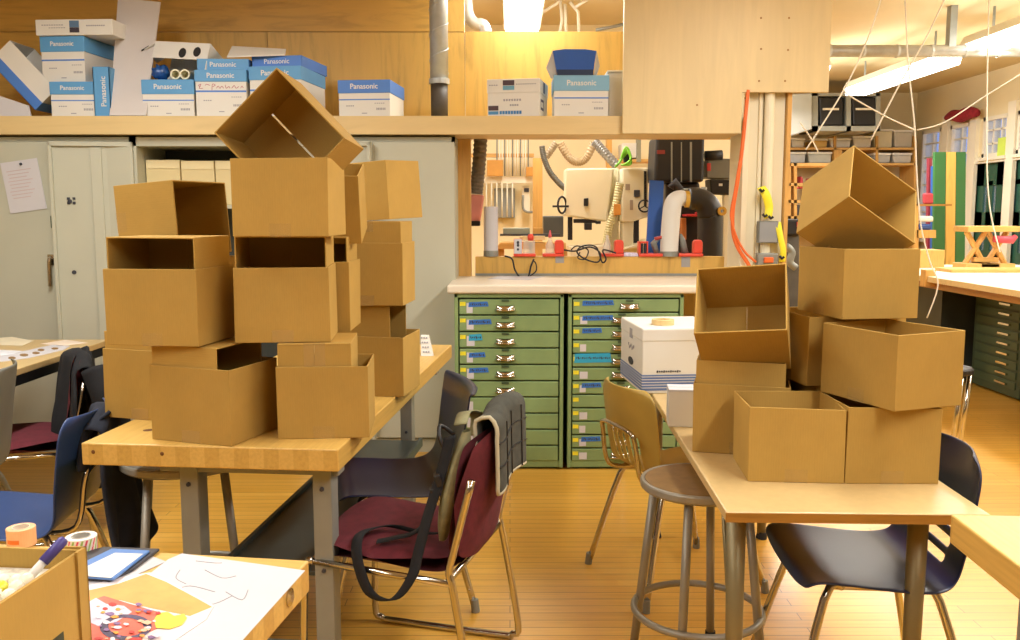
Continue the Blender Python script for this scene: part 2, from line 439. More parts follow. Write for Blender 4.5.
# ------------------------------------------------------------------ lamps
def fixture(x, y0, y1, label, z=2.83):
    t = thing('ceiling_light', label, 'lamp', (x, (y0 + y1) / 2, z))
    MB().prism([(x - .15, y0, z + .08), (x - .11, y0, z + .16), (x + .11, y0, z + .16), (x + .15, y0, z + .08)], (0, y1 - y0, 0)).build('housing', M['lampoff'], t)
    MB().prism([(x - .14, y0 + .02, z + .08), (x - .12, y0 + .02, z), (x + .12, y0 + .02, z), (x + .14, y0 + .02, z + .08)], (0, y1 - y0 - .04, 0)).build('diffuser', M['lamp'], t)
    for yy in (y0 + .3, y1 - .3): MB().tube([(x, yy, z + .16), (x, yy, CEIL)], .012, 8).build('stem', M['steel'], t)
LL = ['strip light hung above the left side of the near room', 'strip light over the left workbench and boxes', 'strip light hung above the right side of the near room',
      'strip light over the folding table and boxes', 'strip light at the near end of the row beside the windows', 'bright strip light above the metal duct at upper right',
      'long bright strip light running below the metal duct at right', 'bright strip light seen through the gap above the plywood', 'strip light over the left of the machine room', 'added strip light brightening the far end, mostly hidden by the pale plywood panel']
for (lx, a, b, w), l in zip(LAMPS, LL): fixture(lx, a, b, l)

# ------------------------------------------------------------------ lockers under the shelf
def locker(x0, label, doors, inside=False):
    x1 = x0 + .91; y0, y1, h = 5.16, 5.62, 1.82
    t = thing('storage_cabinet', label, 'cabinet', (x0 + .455, y0, 0))
    b = MB().boxr(x0, x0 + .02, y0, y1, 0, h).boxr(x1 - .02, x1, y0, y1, 0, h).boxr(x0, x1, y1 - .02, y1, 0, h).boxr(x0, x1, y0, y1, h - .05, h).boxr(x0, x1, y0, y1, 0, .08)
    b.build('body', M['locker'], t)
    if inside:
        MB().boxr(x0 + .021, x1 - .021, y1 - .03, y1 - .021, .08, h - .05).build('shade_panel', M['lockshade'], t)  # dark sheet painted as the shade at the back of the open cupboard
    for z in (.45, .95, 1.42): MB().boxr(x0 + .02, x1 - .02, y0 + .03, y1 - .03, z, z + .02).build('shelf', M['locker'], t)
    for side, ang in doors:
        wd = .452
        hx = x0 + .003 if side < 0 else x1 - .003
        dm = MB(); s = 1 if side < 0 else -1
        dm.boxr(min(0, s * wd), max(0, s * wd), -.02, 0, .09, h - .03)
        if ang:   # inner face shows a raised stiffener and folded edges
            dm.boxr(min(s * .17, s * .23), max(s * .17, s * .23), 0, .012, .12, h - .06)
            dm.boxr(min(0, s * .02), max(0, s * .02), 0, .018, .09, h - .03).boxr(min(s * wd, s * (wd - .02)), max(s * wd, s * (wd - .02)), 0, .018, .09, h - .03)
            dm.boxr(min(0, s * wd), max(0, s * wd), 0, .018, h - .055, h - .03)
        xf = Matrix.Translation((hx, y0 - .002, 0)) @ Matrix.Rotation(ang, 4, 'Z')
        do = dm.build('door', M['locker'], t, xf=xf, bevel=.003)
        if ang:
            lk = MB()
            for zz in (1.06, 1.46): lk.lathe([(.012, 0), (.012, .006)], 10, (s * (wd - .1), 0.0, zz), Euler((R(-90), 0, 0)).to_matrix())
            for dx in (.33, .36):
                for dz in (1.45, 1.475): lk.box((s * dx, .003, dz), (.014, .006, .014))
            lk.build('rivet', M['ink'], do, xf=xf)
        elif side < 0:
            hd = MB().tube([(s * (wd - .03), -.03, 1.14), (s * (wd - .03), -.05, 1.12), (s * (wd - .035), -.045, .98)], .011, 8, sub=3).box((s * (wd - .03), -.024, 1.13), (.035, .012, .06))
            hd.build('handle', M['chrome'], do, xf=xf)
    return t
locker(-3.04, 'left grey metal cupboard with paper taped to its closed door', [(-1, 0), (1, 0)])
locker(-2.13, 'middle grey metal cupboard standing open with cream boxes inside', [(-1, R(180 + 8)), (1, R(172))], True)
locker(-1.22, 'right grey metal cupboard, doors closed, beside the plywood stud', [(-1, 0), (1, 0)])
xf = Matrix.Translation((-2.745, 5.134, 1.546)) @ Matrix.Rotation(R(-8), 4, 'Y')
o = MB().box((0, 0, 0), (.21, .003, .285)).build('paper_sheet', M['paper'], xf=xf)
tag(o, 'white sheet of paper taped to the left grey cupboard door', 'paper')
pl = MB()
for k in range(9): pl.box((-.01 - .005 * (k % 3), -.0022, .09 - k * .019), (.14 - .02 * (k % 3), .0008, .004))
pl.build('printed_text', paint('#c4b0b4', .8, name='faint_print'), o, xf=xf)
q = at(20, 164, 5.12); MB().lathe([(.008, 0), (.005, .01)], 10, (q.x, 5.128, q.z), Euler((R(90), 0, 0)).to_matrix()).build('magnet', M['ink'], o)
q = at(51, 222, 5.1); tag(MB().box((q.x, 5.13, q.z), (.03, .015, .07)).build('door_tag', M['greendk'], bevel=.003), 'small dark green tag hanging at the cupboard door gap', 'tag')
for k, (px0, px1, yt, l) in enumerate(((147.5, 181.5, 160, 'leftmost of the cream boxes in the open cupboard'), (182.5, 215.5, 161, 'middle cream box in the open cupboard'), (216.5, 236, 161, 'cream box in the open cupboard, mostly behind cardboard box'))):
    a, b = at(px0, yt, 5.3), at(px1, yt, 5.3)
    o = MB().boxr(a.x, b.x, 5.27, 5.56, 1.441, a.z).build('file_box', paint('#dccb9a', .6, 0, .03, 6, name='cream_card'), bevel=.004)
    tag(o, l, 'box', 'cream boxes in the cupboard')
    MB().boxr(a.x + .004, b.x - .004, 5.266, 5.27, a.z - .05, a.z - .003).build('lid_front', paint('#e4d5a8', .6, 0, .03, 6, name='cream_card_lid'), o)

# ------------------------------------------------------------------ green drawer cabinets with the counter on top
def pull(x, y, z):
    m = MB()
    prof = []
    for k in range(9):
        a = math.pi * k / 8; prof.append((x - .052 * math.cos(a), y - .004 - .022 * math.sin(a), z))
    m.tube(prof, .006, 8)
    m.grid(lambda u, v: Vector((x + .05 * math.cos(math.pi * u), y - .022 * math.sin(math.pi * u) * math.cos(v * 1.3) - .002, z + .024 * math.sin(v * 1.4))), 10, 4)
    return m
def flat_file(x0, x1, nd, ztop, zbot, label, px_pull, marks, first_px=None):
    t = thing('drawer_cabinet', label, 'cabinet', ((x0 + x1) / 2, 4.79, 0)); y0, y1 = 4.79, 5.42
    c = MB().boxr(x0, x0 + .02, y0, y1, .012, .965).boxr(x1 - .02, x1, y0, y1, .012, .965).boxr(x0, x1, y0, y1, .945, .965).boxr(x0, x1, y0 + .01, y1, .012, .05).boxr(x0, x1, y1 - .02, y1, .012, .965)
    c.build('carcass', M['green'], t, bevel=.003)
    MB().boxr(x0 + .03, x1 - .03, y0 + .03, y1 - .03, 0, .02).build('plinth', M['greendk'], t)
    pitch = (ztop - zbot) / nd
    for k in range(nd):
        z1 = ztop - k * pitch - .004; z0 = z1 - pitch + .008
        d = MB().boxr(x0 + .026, x1 - .026, y0 + .006, y0 + .55, z0, z1).build('drawer', M['green'], t, bevel=.0035)
        yf = y0 + .006
        pc = px_pull if not (k == 0 and first_px) else first_px
        if pc is not None:
            pull(pc, yf, z0 + pitch * .28).build('handle', M['chrome'], d, smooth=True)
            MB().boxr(pc - .02, pc + .02, yf - .006, yf, z1 - .012, z1 - .002).build('latch', M['greendk'], d)
        ms = marks[k] if k < len(marks) else ''
        w = x0 + .03
        if 'y' in ms: MB().boxr(w, w + .03, yf - .0015, yf, z1 - .035, z1 - .014).build('sticker', M['yellow'], d)
        if 'w' in ms:
            cw = .02 + .012 * ((k * 7) % 3)
            MB().boxr(w + .035, w + .06 + cw * .4, yf - .0016, yf, z0 + .008, z1 - .02).build('card', M['paper'], d)
        if 'b' in ms or 'c' in ms:
            lw = .075 + .05 * ((k * 5 + nd) % 4) / 3; a = w + .045 + .02 * ((k * 3) % 3); hh = .026 if 'b' in ms else .034
            zc = (z0 + z1) / 2 + .012 - .006 * (k % 2)
            if nd == 12 and k == 4: lw, a, hh = .2, w + .005, .05
            if nd == 12 and k in (0, 1): lw = .17
            MB().prism([(a, yf - .002, zc - hh / 2), (a + lw, yf - .002, zc - hh / 2 + .004), (a + lw - .006, yf - .002, zc + hh / 2 + .004), (a + .003, yf - .002, zc + hh / 2)], (0, .0025, 0)).build('tape_label', M['bluetape' if 'b' in ms else 'cyantape'], d)
            sq = MB(); n = int(lw / .011)
            for q in range(n): sq.box((a + .012 + q * (lw - .024) / max(1, n - 1), yf - .0023, zc + .002), (.004 + .003 * (q % 2), .0006, .006 + .004 * ((q * 7 + k) % 3)), (0, R(20 - 25 * ((q + k) % 3)), 0))
            sq.build('handwriting', M['ink'], d)
    return t
flat_file(-.298, .288, 10, .940, .045, 'left green metal drawer cabinet with a column of chrome pulls', -.025, ['ywb', 'ywb', 'ywc', 'ywb', 'ywb', 'yw', 'w', 'w', 'w', 'w'])
flat_file(.312, .93, 12, .940, .045, 'right green metal drawer cabinet behind mustard chair and white file box', .60, ['yb', 'ywb', 'yb', 'yw', 'yc', 'yw', 'ywb', 'y', 'yw', 'yw', 'ywb', 'yw'], .64)
tag(MB().boxr(-.335, 1.30, 4.77, 5.455, .968, 1.015).build('countertop', M['counter'], bevel=.012, seg=3), 'off-white laminate counter on top of the green drawer cabinets', 'counter')
tag(MB().boxr(-.21, 1.30, 5.462, 5.53, 1.0, 1.132).build('ledge_board', M['plyv'], bevel=.003), 'long plywood ledge behind the counter holding red tool stands', 'ledge')
tag(MB().boxr(-.21, 1.30, 5.452, 5.46, 1.0155, 1.03).build('grey_strip', M['steel']), 'thin grey strip where counter meets plywood ledge', 'trim')
# ------------------------------------------------------------------ left workbench
def rotz_about(loc, a): return Matrix.Translation(loc) @ Matrix.Rotation(a, 4, 'Z')
BF = Vector((-.466, 2.384, 0)); BYAW = R(-5.4)
t = thing('workbench', 'long butcher-block workbench on grey steel legs holding the left pile of cardboard boxes', 'table', BF, BYAW)
xf = rotz_about(BF, BYAW)             # local: x runs left as negative, y away from the camera
def bb(mb, name, mat, **kw): return mb.build(name, mat, t, xf=xf, **kw)
bb(MB().boxr(-.735, 0, 0, 1.95, .697, .76), 'bench_top', M['bench'], bevel=.004)
for x, y in ((-.075, .09), (-.472, .10), (-.18, 1.72), (-.50, 1.72)):
    lg = MB().boxr(x - .027, x + .027, y - .006, y, 0, .69).boxr(x - .027, x - .021, y, y + .06, 0, .69).boxr(x + .021, x + .027, y, y + .06, 0, .69).box((x, y + .03, .008), (.09, .1, .016))
    L_ = bb(lg, 'leg', M['steel'], bevel=.002)
    for z in (.14, .38, .62): MB().lathe([(.007, -.003), (.006, .004)], 8, (x, y - .008, z), Euler((R(90), 0, 0)).to_matrix()).build('bolt', M['ink'], L_, xf=xf)
for y in (.12, 1.74): bb(MB().boxr(-.53, -.04, y, y + .04, .08, .13), 'stretcher', M['steel'], bevel=.002)
for y in (.10, 1.70): bb(MB().boxr(-.56, -.03, y, y + .06, .655, .697), 'bearer', M['steel'], bevel=.002)
bb(MB().boxr(-.41, -.11, .16, 1.70, .33, .345).boxr(-.42, -.405, .16, 1.70, .32, .36).boxr(-.115, -.10, .16, 1.70, .32, .36), 'lower_shelf', paint('#4a5350', .4, .3, .15, 5, name='worn_green_steel'), bevel=.002)
kn = MB()
for x, y in ((-.62, .06), (-.50, .0), (-.7, .0)):
    if y == 0: kn.lathe([(.006, 0), (.001, .0015)], 8, (x, -.0005, .735), Euler((R(90), 0, 0)).to_matrix())
    else: kn.lathe([(.016, 0), (.002, .0012)], 10, (x, y + .1, .7602))
bb(kn, 'knot', paint('#6a4018', .6, name='wood_knot'))

# ------------------------------------------------------------------ cardboard boxes
random.seed(4)
def carton_parts(t, Wd, D, H, seam=.0, flap_tape=True):
    th = .0042
    m = MB(); w, d = Wd / 2, D / 2
    j = [random.uniform(-.0022, .0022) for _ in range(8)]
    # four walls as one folded sleeve with slightly uneven rims
    def ring(z, ins, k0):
        return [m.bm.verts.new((sx * (w - ins) + (j[i] if z > 0 else 0), sy * (d - ins) + (j[i + 4] if z > 0 else 0), z + (j[(i + 2) % 8] if z > 0 else 0))) for i, (sx, sy) in enumerate(((-1, -1), (1, -1), (1, 1), (-1, 1)))]
    ob, ot, it, ib = ring(0, 0, 0), ring(H, 0, 0), ring(H, th, 0), ring(0, th, 0)
    for A, B in ((ob, ot), (ot, it), (it, ib), (ib, ob)):
        for i in range(4): m.bm.faces.new((A[i], A[(i + 1) % 4], B[(i + 1) % 4], B[i]))
    m.build('walls', M['card'], t, xf=t.matrix_basis, bevel=.0016)
    f = MB()
    g = max(seam, .0006)
    f.boxr(-w + th, -g, -d + th, d - th, .0002, .0042).boxr(g, w - th, -d + th, d - th, .0002, .0042)
    f.build('bottom_flaps', M['card'], t, xf=t.matrix_basis)
    if flap_tape:
        tp = MB().boxr(-.03, .03, -d - .0006, d + .0006, -.0005, 0).boxr(-.03, .03, -d - .0008, -d, -.0005, .035).boxr(-.03, .03, d, d + .0008, -.0005, .035)
        tp.build('packing_tape', M['tape'], t, xf=t.matrix_basis)
def carton(label, loc, rot, dims, seam=0.0, group=None):
    t = bpy.data.objects.new('cardboard_box', None); COL.objects.link(t)
    t.location = loc; t.rotation_euler = rot if isinstance(rot, Euler) else Euler(rot); t.empty_display_size = .1
    tag(t, label, 'box', 'brown cardboard boxes')
    carton_parts(t, *dims, seam=seam); t['kind_dims'] = 0; del t['kind_dims']
    return t
def upright(label, x, y, z, yaw, w, d, h): return carton(label, (x, y, z), (0, 0, R(yaw)), (w, d, h))
def on_side(label, outer, open_to, w, d, z0, z1, off=(0, 0), tilt=0):
    """a box standing on its side inside (or on) another one; outer = (x, y, yaw)"""
    x, y, yaw = outer; h = z1 - z0; q = Matrix.Rotation(R(yaw), 3, 'Z')
    if open_to == 'front': r, dims, ax = Matrix.Rotation(R(90), 3, 'X'), (w, h, d), Vector((0, -1, 0))
    elif open_to == 'back': r, dims, ax = Matrix.Rotation(R(-90), 3, 'X'), (w, h, d), Vector((0, 1, 0))
    elif open_to == 'right': r, dims, ax = Matrix.Rotation(R(90), 3, 'Y'), (h, d, w), Vector((1, 0, 0))
    elif open_to == 'up': r, dims, ax = Matrix.Identity(3), (w, d, h), Vector((0, 0, 1))
    elif open_to == 'down': r, dims, ax = Matrix.Rotation(R(180), 3, 'X'), (w, d, h), Vector((0, 0, -1))
    if tilt: q = q @ Matrix.Rotation(R(tilt), 3, 'Y')
    c = Vector((x, y, (z0 + z1) / 2)) + Matrix.Rotation(R(yaw), 3, 'Z') @ Vector((off[0], off[1], 0))
    loc = c - q @ (ax * dims[2] / 2)
    return carton(label, loc, (q @ r).to_euler(), dims)
G0, G1, G2 = .7605, 1.034, 1.333
# bottom row on the bench
upright('box at the near right corner of the workbench, upended box inside it', -.538, 2.617, G0, 4.5, .257, .23, .208)
on_side('upended box with closed top poking out of the box at the near right bench corner', (-.538, 2.617, 4.5), 'back', .205, .215, G0 + .006, G1 - .002, (-.022, -.001))
upright('box with its corner towards us on the near edge of the workbench', -.853, 2.563, G0, -18, .262, .234, .213)
on_side('box on its side inside the cornered bench box, dark opening to the right', (-.853, 2.563, -18), 'right', .213, .222, G0 + .006, G1 - .002, (-.018, 0))
upright('lowest box at the far left of the bench pile, overhanging the bench edge', -1.118, 2.84, G0, -16, .26, .215, .218)
on_side('box hidden inside the lowest left box', (-1.118, 2.84, -16), 'up', .245, .2, G0 + .006, G1 - .002)
# second row
upright('second-level left box of the bench pile with a dark-mouthed box inside', -.967, 2.562, G1, -9, .273, .221, .212)
on_side('dark-mouthed box lying inside the second-level left box', (-.967, 2.562, -9), 'front', .258, .206, G1 + .006, G2 - .001, (.0, .003))
upright('second-level middle box directly below the large top box, left bench pile', -.651, 2.622, G1, 5.5, .266, .212, .213)
on_side('dark-mouthed box lying inside the second-level middle box', (-.651, 2.622, 5.5), 'front', .254, .2, G1 + .006, G2 - .001, (0, .002))
upright('narrow strip of a box behind the second-level middle box', -.612, 2.862, G1, 1, .235, .212, .213)
on_side('dark-mouthed box inside the box behind the second-level middle one', (-.612, 2.862, 1), 'front', .222, .2, G1 + .006, G2 - .008, (0, .002))
upright('hidden middle box under the small leaning box at left', -1.02, 2.86, G1, -10, .262, .22, .226)
# third row
carton('box lying on its side at upper left with its mouth to the right', Vector((-1.058, 2.858, 1.374)) - (Matrix.Rotation(R(-17), 3, 'Z') @ Matrix.Rotation(R(-4), 3, 'Y')) @ Vector((.1075, 0, 0)), (Matrix.Rotation(R(-17), 3, 'Z') @ Matrix.Rotation(R(-4), 3, 'Y') @ Matrix.Rotation(R(90), 3, 'Y')).to_euler(), (.225, .265, .215))
upright('large upright box at the top centre of the left pile, under the tilted box', -.619, 2.563, G2 + .001, -1.9, .262, .221, .211)
q = Matrix.Rotation(R(-5), 3, 'Z') @ Matrix.Rotation(R(86), 3, 'X') @ Matrix.Rotation(R(44.3), 3, 'Z')
carton('box tipped on its corner at the very top of the left pile, mouth towards us', Vector((-.614, 2.572, 1.598)) - q @ Vector((0, 0, .10)), q.to_euler(), (.248, .268, .200), seam=.003)
carton('box leaning behind the large top box, only its edge showing', (-.590, 2.90, 1.325), (R(15), 0, R(3)), (.245, .18, .215))
# right-hand column at the back
upright('lowest box of the rear right column on the workbench', -.484, 3.211, G0, -8.6, .265, .226, .208)
on_side('box on its side in the lowest rear box, dark mouth to the right', (-.484, 3.211, -8.6), 'right', .21, .208, G0 + .006, 1.078, (-.02, -.003))
upright('middle box of the rear right column holding an upside-down box', -.488, 3.19, 1.080, -5, .262, .215, .215)
on_side('upside-down box with pale top in the middle of the rear column', (-.488, 3.19, -5), 'down', .25, .2, 1.087, 1.368)
carton('single box on top of the rear right column beside the grey cupboard', (-.488, 3.30, 1.371), (R(1.5), R(-3), R(-26)), (.262, .22, .205))

# ------------------------------------------------------------------ folding table with the right pile
TZ = .69
TF = Vector((.515, 2.075, 0)); TYAW = R(-1.8)
t = thing('folding_table', 'long narrow tan-topped table with bronze tube legs under the right pile of boxes', 'table', TF, TYAW); xf = rotz_about(TF, TYAW)
TW, TL = .622, 1.86
bb(MB().boxr(0, TW, 0, TL, TZ - .026, TZ), 'table_top', M['laminate'], bevel=.004)
bb(MB().boxr(-.001, TW + .001, -.0015, 0, TZ - .025, TZ - .002), 'edge_band', M['edge'])
for x, y in ((.06, .16), (TW - .10, .16), (.06, TL - .16), (TW - .10, TL - .16)):
    L_ = bb(MB().tube([(x, y, TZ - .027), (x + (.005 if x < .3 else -.005), y - .01, 0)], [.026, .019], 16), 'leg', M['brassy'], smooth=True)
    sx = .05 if x < .3 else -.05
    MB().tube([(x - sx * .5, y + .05, TZ - .03), (x - sx * .1, y + .0, .30)], .006, 8).build('brace', M['brassy'], L_, smooth=True, xf=xf)
    MB().tube([(x + (.005 if x < .3 else -.005), y - .01, 0), (x, y - .01, .03)], [.024, .022], 14).build('foot_cap', M['rubber'], L_, xf=xf)
for y in (.16, TL - .16): bb(MB().boxr(.03, TW - .06, y - .02, y + .02, TZ - .04, TZ - .027), 'leg_bar', M['brassy'])
T0 = TZ + .0005; T1 = .898
upright('empty open box at the near left corner of the folding table', .764, 2.427, T0, -4.5, .249, .236, .199)
upright('box beside the empty one on the folding table, under the cornered box', 1.004, 2.407, T0, -.6, .245, .22, .203)
upright('open empty box set askew with its corner towards us, right pile', 1.028, 2.404, T1, -69.5, .280, .222, .197)
upright('box behind the empty one at the left of the right pile', .705, 2.69, T0, -15, .275, .22, .206)
on_side('shallow-showing box standing inside the box at the back left of the table', (.705, 2.69, -15), 'up', .255, .2, T0 + .006, .965, (-.005, 0))
q = Matrix.Rotation(R(-22.2), 3, 'Z') @ Matrix.Rotation(R(51.3), 3, 'X') @ Matrix.Rotation(R(5.8), 3, 'Z')
carton('empty box tilted back so its open mouth faces us, left of the right pile', Vector((.686, 2.623, 1.090)) - q @ Vector((0, 0, .1065)), q.to_euler(), (.251, .226, .213))
upright('hidden lowest box of the tall stack at the back of the folding table', .985, 2.735, T0, -80, .26, .225, .205)
upright('second box of the tall stack, mostly behind the cornered open box', .99, 2.72, T1, -82, .262, .30, .203)
upright('third box of the tall stack, holding the tipped box on the right', 1.015, 2.633, 1.103, -81.5, .269, .227, .195)
q = Matrix.Rotation(R(33), 3, 'Z') @ Matrix.Rotation(R(59.5), 3, 'X') @ Matrix.Rotation(R(-36.9), 3, 'Z')
carton('box tipped on its corner at the very top of the right pile', Vector((1.030, 2.694, 1.400)) - q @ Vector((0, 0, .102)), q.to_euler(), (.253, .221, .204))
# ------------------------------------------------------------------ chairs and stools
def catmull(pts, t):
    n = len(pts) - 1; f = min(max(t, 0), 1) * n; i = min(int(f), n - 1); u = f - i
    p = [Vector(pts[max(0, min(n, k))]) for k in (i - 1, i, i + 1, i + 2)]
    return 0.5 * ((2 * p[1]) + (p[2] - p[0]) * u + (2 * p[0] - 5 * p[1] + 4 * p[2] - p[3]) * u * u + (3 * p[1] - p[0] - 3 * p[2] + p[3]) * u ** 3)
SHELL = [(0, -.215, .412), (0, -.19, .437), (0, -.11, .438), (0, .02, .428), (0, .12, .430), (0, .175, .462), (0, .20, .54), (0, .222, .64), (0, .245, .74), (0, .262, .80)]
def shell_chair(name, label, loc, rotz, mat, legmat, top=.80, w=.44, slots=None, bracket=False, group=None, lip=False):
    t = thing(name, label, 'chair', loc, rotz, group); xf = t.matrix_basis.copy()
    k = (top - .46) / (.80 - .46)
    prof = [(x, y, z if z < .46 else .46 + (z - .46) * k) for x, y, z in SHELL]
    if lip: prof += [(0, .285, top + .004), (0, .30, top - .012)]
    def f(u, v):
        p = catmull(prof, v); e = 2 * u - 1; wd = w / 2
        if v > .86: wd *= 1 - .30 * ((v - .86) / .14) ** 2.5
        if v < .10: wd *= 1 - .12 * ((.10 - v) / .10) ** 2
        if .45 < v < .7: wd *= 1 - .06 * math.sin((v - .45) / .25 * math.pi)
        seat = max(0, 1 - v / .5); back = max(0, (v - .5) / .5)
        return Vector((e * wd, p.y - back * .05 * e * e, p.z + .022 * seat * abs(e) ** 3))
    keep = None
    if slots == 'v': keep = lambda i, j: not (17 <= j <= 21 and i % 3 == 1 and 4 < i < 20)
    if slots == 'h': keep = lambda i, j: not (j in (17, 19, 21) and 6 <= i <= 17)
    MB().grid(f, 24, 30, keep).build('seat_shell', mat, t, smooth=True, solid=.007, sub=1, xf=xf)
    for sx in (-1, 1):
        MB().tube([(sx * .15, -.13, .418), (sx * .15, .13, .412)], .011, 10).build('seat_rail', legmat, t, smooth=True, xf=xf)
        for sy in (-1, 1):
            a = Vector((sx * .15, sy * .10, .415)); b = Vector((sx * .165, sy * .15, .385)); c = Vector((sx * .235, sy * .245, .02))
            lg = MB().tube([a, b, c], .0115, 10, sub=4).build('leg', legmat, t, smooth=True, xf=xf)
            MB().tube([c + Vector((0, 0, .025)), c + Vector((sx * .004, sy * .004, -.02))], [.014, .015], 10).build('foot_cap', M['rubber'] if legmat is not M['chrome'] else M['steel'], lg, xf=xf)
    if bracket:
        MB().tube([(-.13, .10, .42), (-.135, .215, .44), (-.13, .245, .58), (-.11, .255, .615), (0, .262, .625), (.11, .255, .615), (.13, .245, .58), (.135, .215, .44), (.13, .10, .42)], .009, 10, sub=5).build('back_bracket', M['chrome'], t, smooth=True, xf=xf)
    else:
        MB().tube([(-.15, .11, .414), (0, .13, .412), (.15, .11, .414)], .009, 10).build('cross_bar', legmat, t, smooth=True, xf=xf)
    return t
shell_chair('shell_chair', 'dark navy plastic chair with a tall curved back at the right of the workbench', (-.42, 3.20, 0), R(-76), M['navy'], M['chrome'], .775, .50, lip=True)
shell_chair('shell_chair', 'mustard yellow plastic chair in front of the right drawer cabinet', (.63, 3.33, 0), R(110), M['olive'], M['chrome'], .775, .42, 'v', True)
shell_chair('shell_chair', 'dark navy plastic chair pushed under the folding table, slots in its low back', (.985, 2.43, 0), R(-92), M['navy'], M['chrome'], .775, .46, 'h')
lc_ = shell_chair('shell_chair', 'blue plastic chair at the lower left with a dark jacket on its back', (-1.56, 2.78, 0), R(-84), M['blueplas'], M['chrome'], .785, .44, None, True)
shell_chair('shell_chair', 'grey plastic chair cut off by the left edge of the photo', (-2.06, 3.17, 0), R(-75), M['grayplas'], M['steel'], .85, .42)

def padded_chair(label, loc, rotz, bag=False):
    t = thing('padded_chair', label, 'chair', loc, rotz); xf = t.matrix_basis.copy()
    def cushion(f, name, nu=14, nv=14):
        m = MB()
        for s in (1, -1):
            m.grid(lambda u, v: f(u, v, s), nu, nv)
        bmesh.ops.remove_doubles(m.bm, verts=m.bm.verts, dist=.0005)
        return m.build(name, M['maroon'], t, smooth=True, sub=1, xf=xf)
    def sup(u, v):   # rounded-square plan
        a, b = 2 * u - 1, 2 * v - 1
        return a * math.sqrt(max(0, 1 - .28 * b * b)), b * math.sqrt(max(0, 1 - .28 * a * a))
    def seat(u, v, s):
        a, b = sup(u, v); th = .03 * max(0, (1 - a ** 6) * (1 - b ** 6)) ** .5
        return Vector((a * .235, -.01 + b * .235, .425 + s * th + (.012 if b < 0 else -.012) * abs(b) + .006 * a * a))
    cushion(seat, 'seat')
    def back(u, v, s):
        a, b = sup(u, v); th = .022 * max(0, (1 - a ** 6) * (1 - b ** 6)) ** .5
        return Vector((a * .215, .245 + .05 * (b * .5 + .5) - .04 * a * a + s * th, .60 + b * .19))
    cushion(back, 'backrest')
    for sx in (-1, 1):
        x = sx * .245
        MB().tube([(x, -.19, .41), (x, -.215, .37), (x, -.225, .06), (x, -.20, .018), (x, -.15, .012), (x, .22, .012), (x, .265, .02), (x, .285, .06), (x * .98, .235, .36), (x * .97, .222, .42), (x * .95, .235, .48), (x * .93, .285, .68)], .011, 10, sub=4).build('sled_leg', M['chrome'], t, smooth=True, xf=xf)
        MB().tube([(x * .97, -.20, .405), (x * .98, .225, .385)], .010, 10).build('seat_rail', M['chrome'], t, smooth=True, xf=xf)
    MB().tube([(-.24, .222, .395), (.24, .222, .395)], .010, 10).build('rear_rail', M['chrome'], t, smooth=True, xf=xf)
    MB().tube([(-.24, -.195, .405), (.24, -.195, .405)], .010, 10).build('front_rail', M['chrome'], t, smooth=True, xf=xf)
    return t, xf
mc, mx = padded_chair('maroon padded chair with chrome sled legs and a bag hung on it, beside the workbench', (-.315, 2.66, 0), R(-106))
padded_chair('maroon padded chair at the far left table with a black coat on its back', (-2.17, 3.80, 0), R(-58))

def ribbon(path, wdir, w, sub=6):
    pts, _ = smooth_path([Vector(p) for p in path], [1] * len(path), sub)
    wd = Vector(wdir).normalized() * w / 2
    n = len(pts) - 1
    return MB().grid(lambda u, v: pts[round(u * n)] + wd * (2 * v - 1), n, 2)
# the bag on the maroon chair, in that chair's own frame
bag = thing('shoulder_bag', 'grey-green shoulder bag with black straps hung over the maroon chair back', 'bag', mx @ Vector((0, .26, .4)), R(-106))
M['canvas'] = fabric('#8b8866', 'grey_green_canvas'); M['quilt'] = fabric('#45463f', 'dark_quilted_cloth'); M['piping'] = paint('#b9b39a', .8, name='pale_piping')
def pad(u, v):       # folded over the top of the backrest and hanging behind it
    s = v * .38
    if s < .12: y, z = .255 - .0 * s, .70 + s
    elif s < .18: a = (s - .12) / .06 * math.pi; y, z = .285 - .03 * math.cos(a), .82 + .022 * math.sin(a)
    else: y, z = .318 + .02 * (s - .18), .82 - (s - .18)
    return Vector((-.19 + .30 * u, y + .006 * math.sin(9 * u) , z + .012 * math.sin(u * 5)))
MB().grid(pad, 16, 24).build('quilted_flap', M['quilt'], bag, smooth=True, solid=.012, sub=1, xf=mx)
ed = [pad(1, k / 12) for k in range(13)] + [pad(1 - k / 8, 1) for k in range(1, 9)]
MB().tube(ed, .006, 8, sub=2).build('piping', M['piping'], bag, smooth=True, xf=mx)
qs = MB()
for k in (.25, .5, .75):
    qs.tube([pad(k, .5 + .5 * j / 8) + Vector((0, .0075, 0)) for j in range(9)], .0022, 6)
for k in (.62, .8): qs.tube([pad(j / 8, k) + Vector((0, .0075, 0)) for j in range(9)], .0022, 6)
qs.build('quilting', M['black'], bag, xf=mx)
def body(u, v):
    a = 2 * math.pi * u; r = math.sin(math.pi * min(.97, max(.03, v))) ** .4
    return Vector((.135 + .05 * math.cos(a) * r + .01 * math.sin(5 * v), .188 + .028 * math.sin(a) * r + .07 * (v - .3), .47 + .32 * v))
MB().grid(body, 16, 16).build('pouch', M['canvas'], bag, smooth=True, sub=1, xf=mx)
ribbon([(.10, .21, .80), (.03, .20, .82), (-.03, .215, .80), (-.02, .215, .74)], (0, 1, .2), .04).build('top_strap', M['canvas'], bag, solid=.004, smooth=True, xf=mx)
ribbon([(.16, .20, .78), (.18, .18, .68), (.21, .15, .56), (.235, .13, .46), (.262, .12, .40), (.268, .07, .335), (.265, .0, .34), (.255, -.04, .41), (.225, -.06, .468), (.15, -.07, .475), (.08, -.02, .472), (.09, .08, .465), (.12, .15, .48)], (.2, 1, .3), .036).build('shoulder_strap', M['blackfab'], bag, solid=.004, smooth=True, xf=mx)
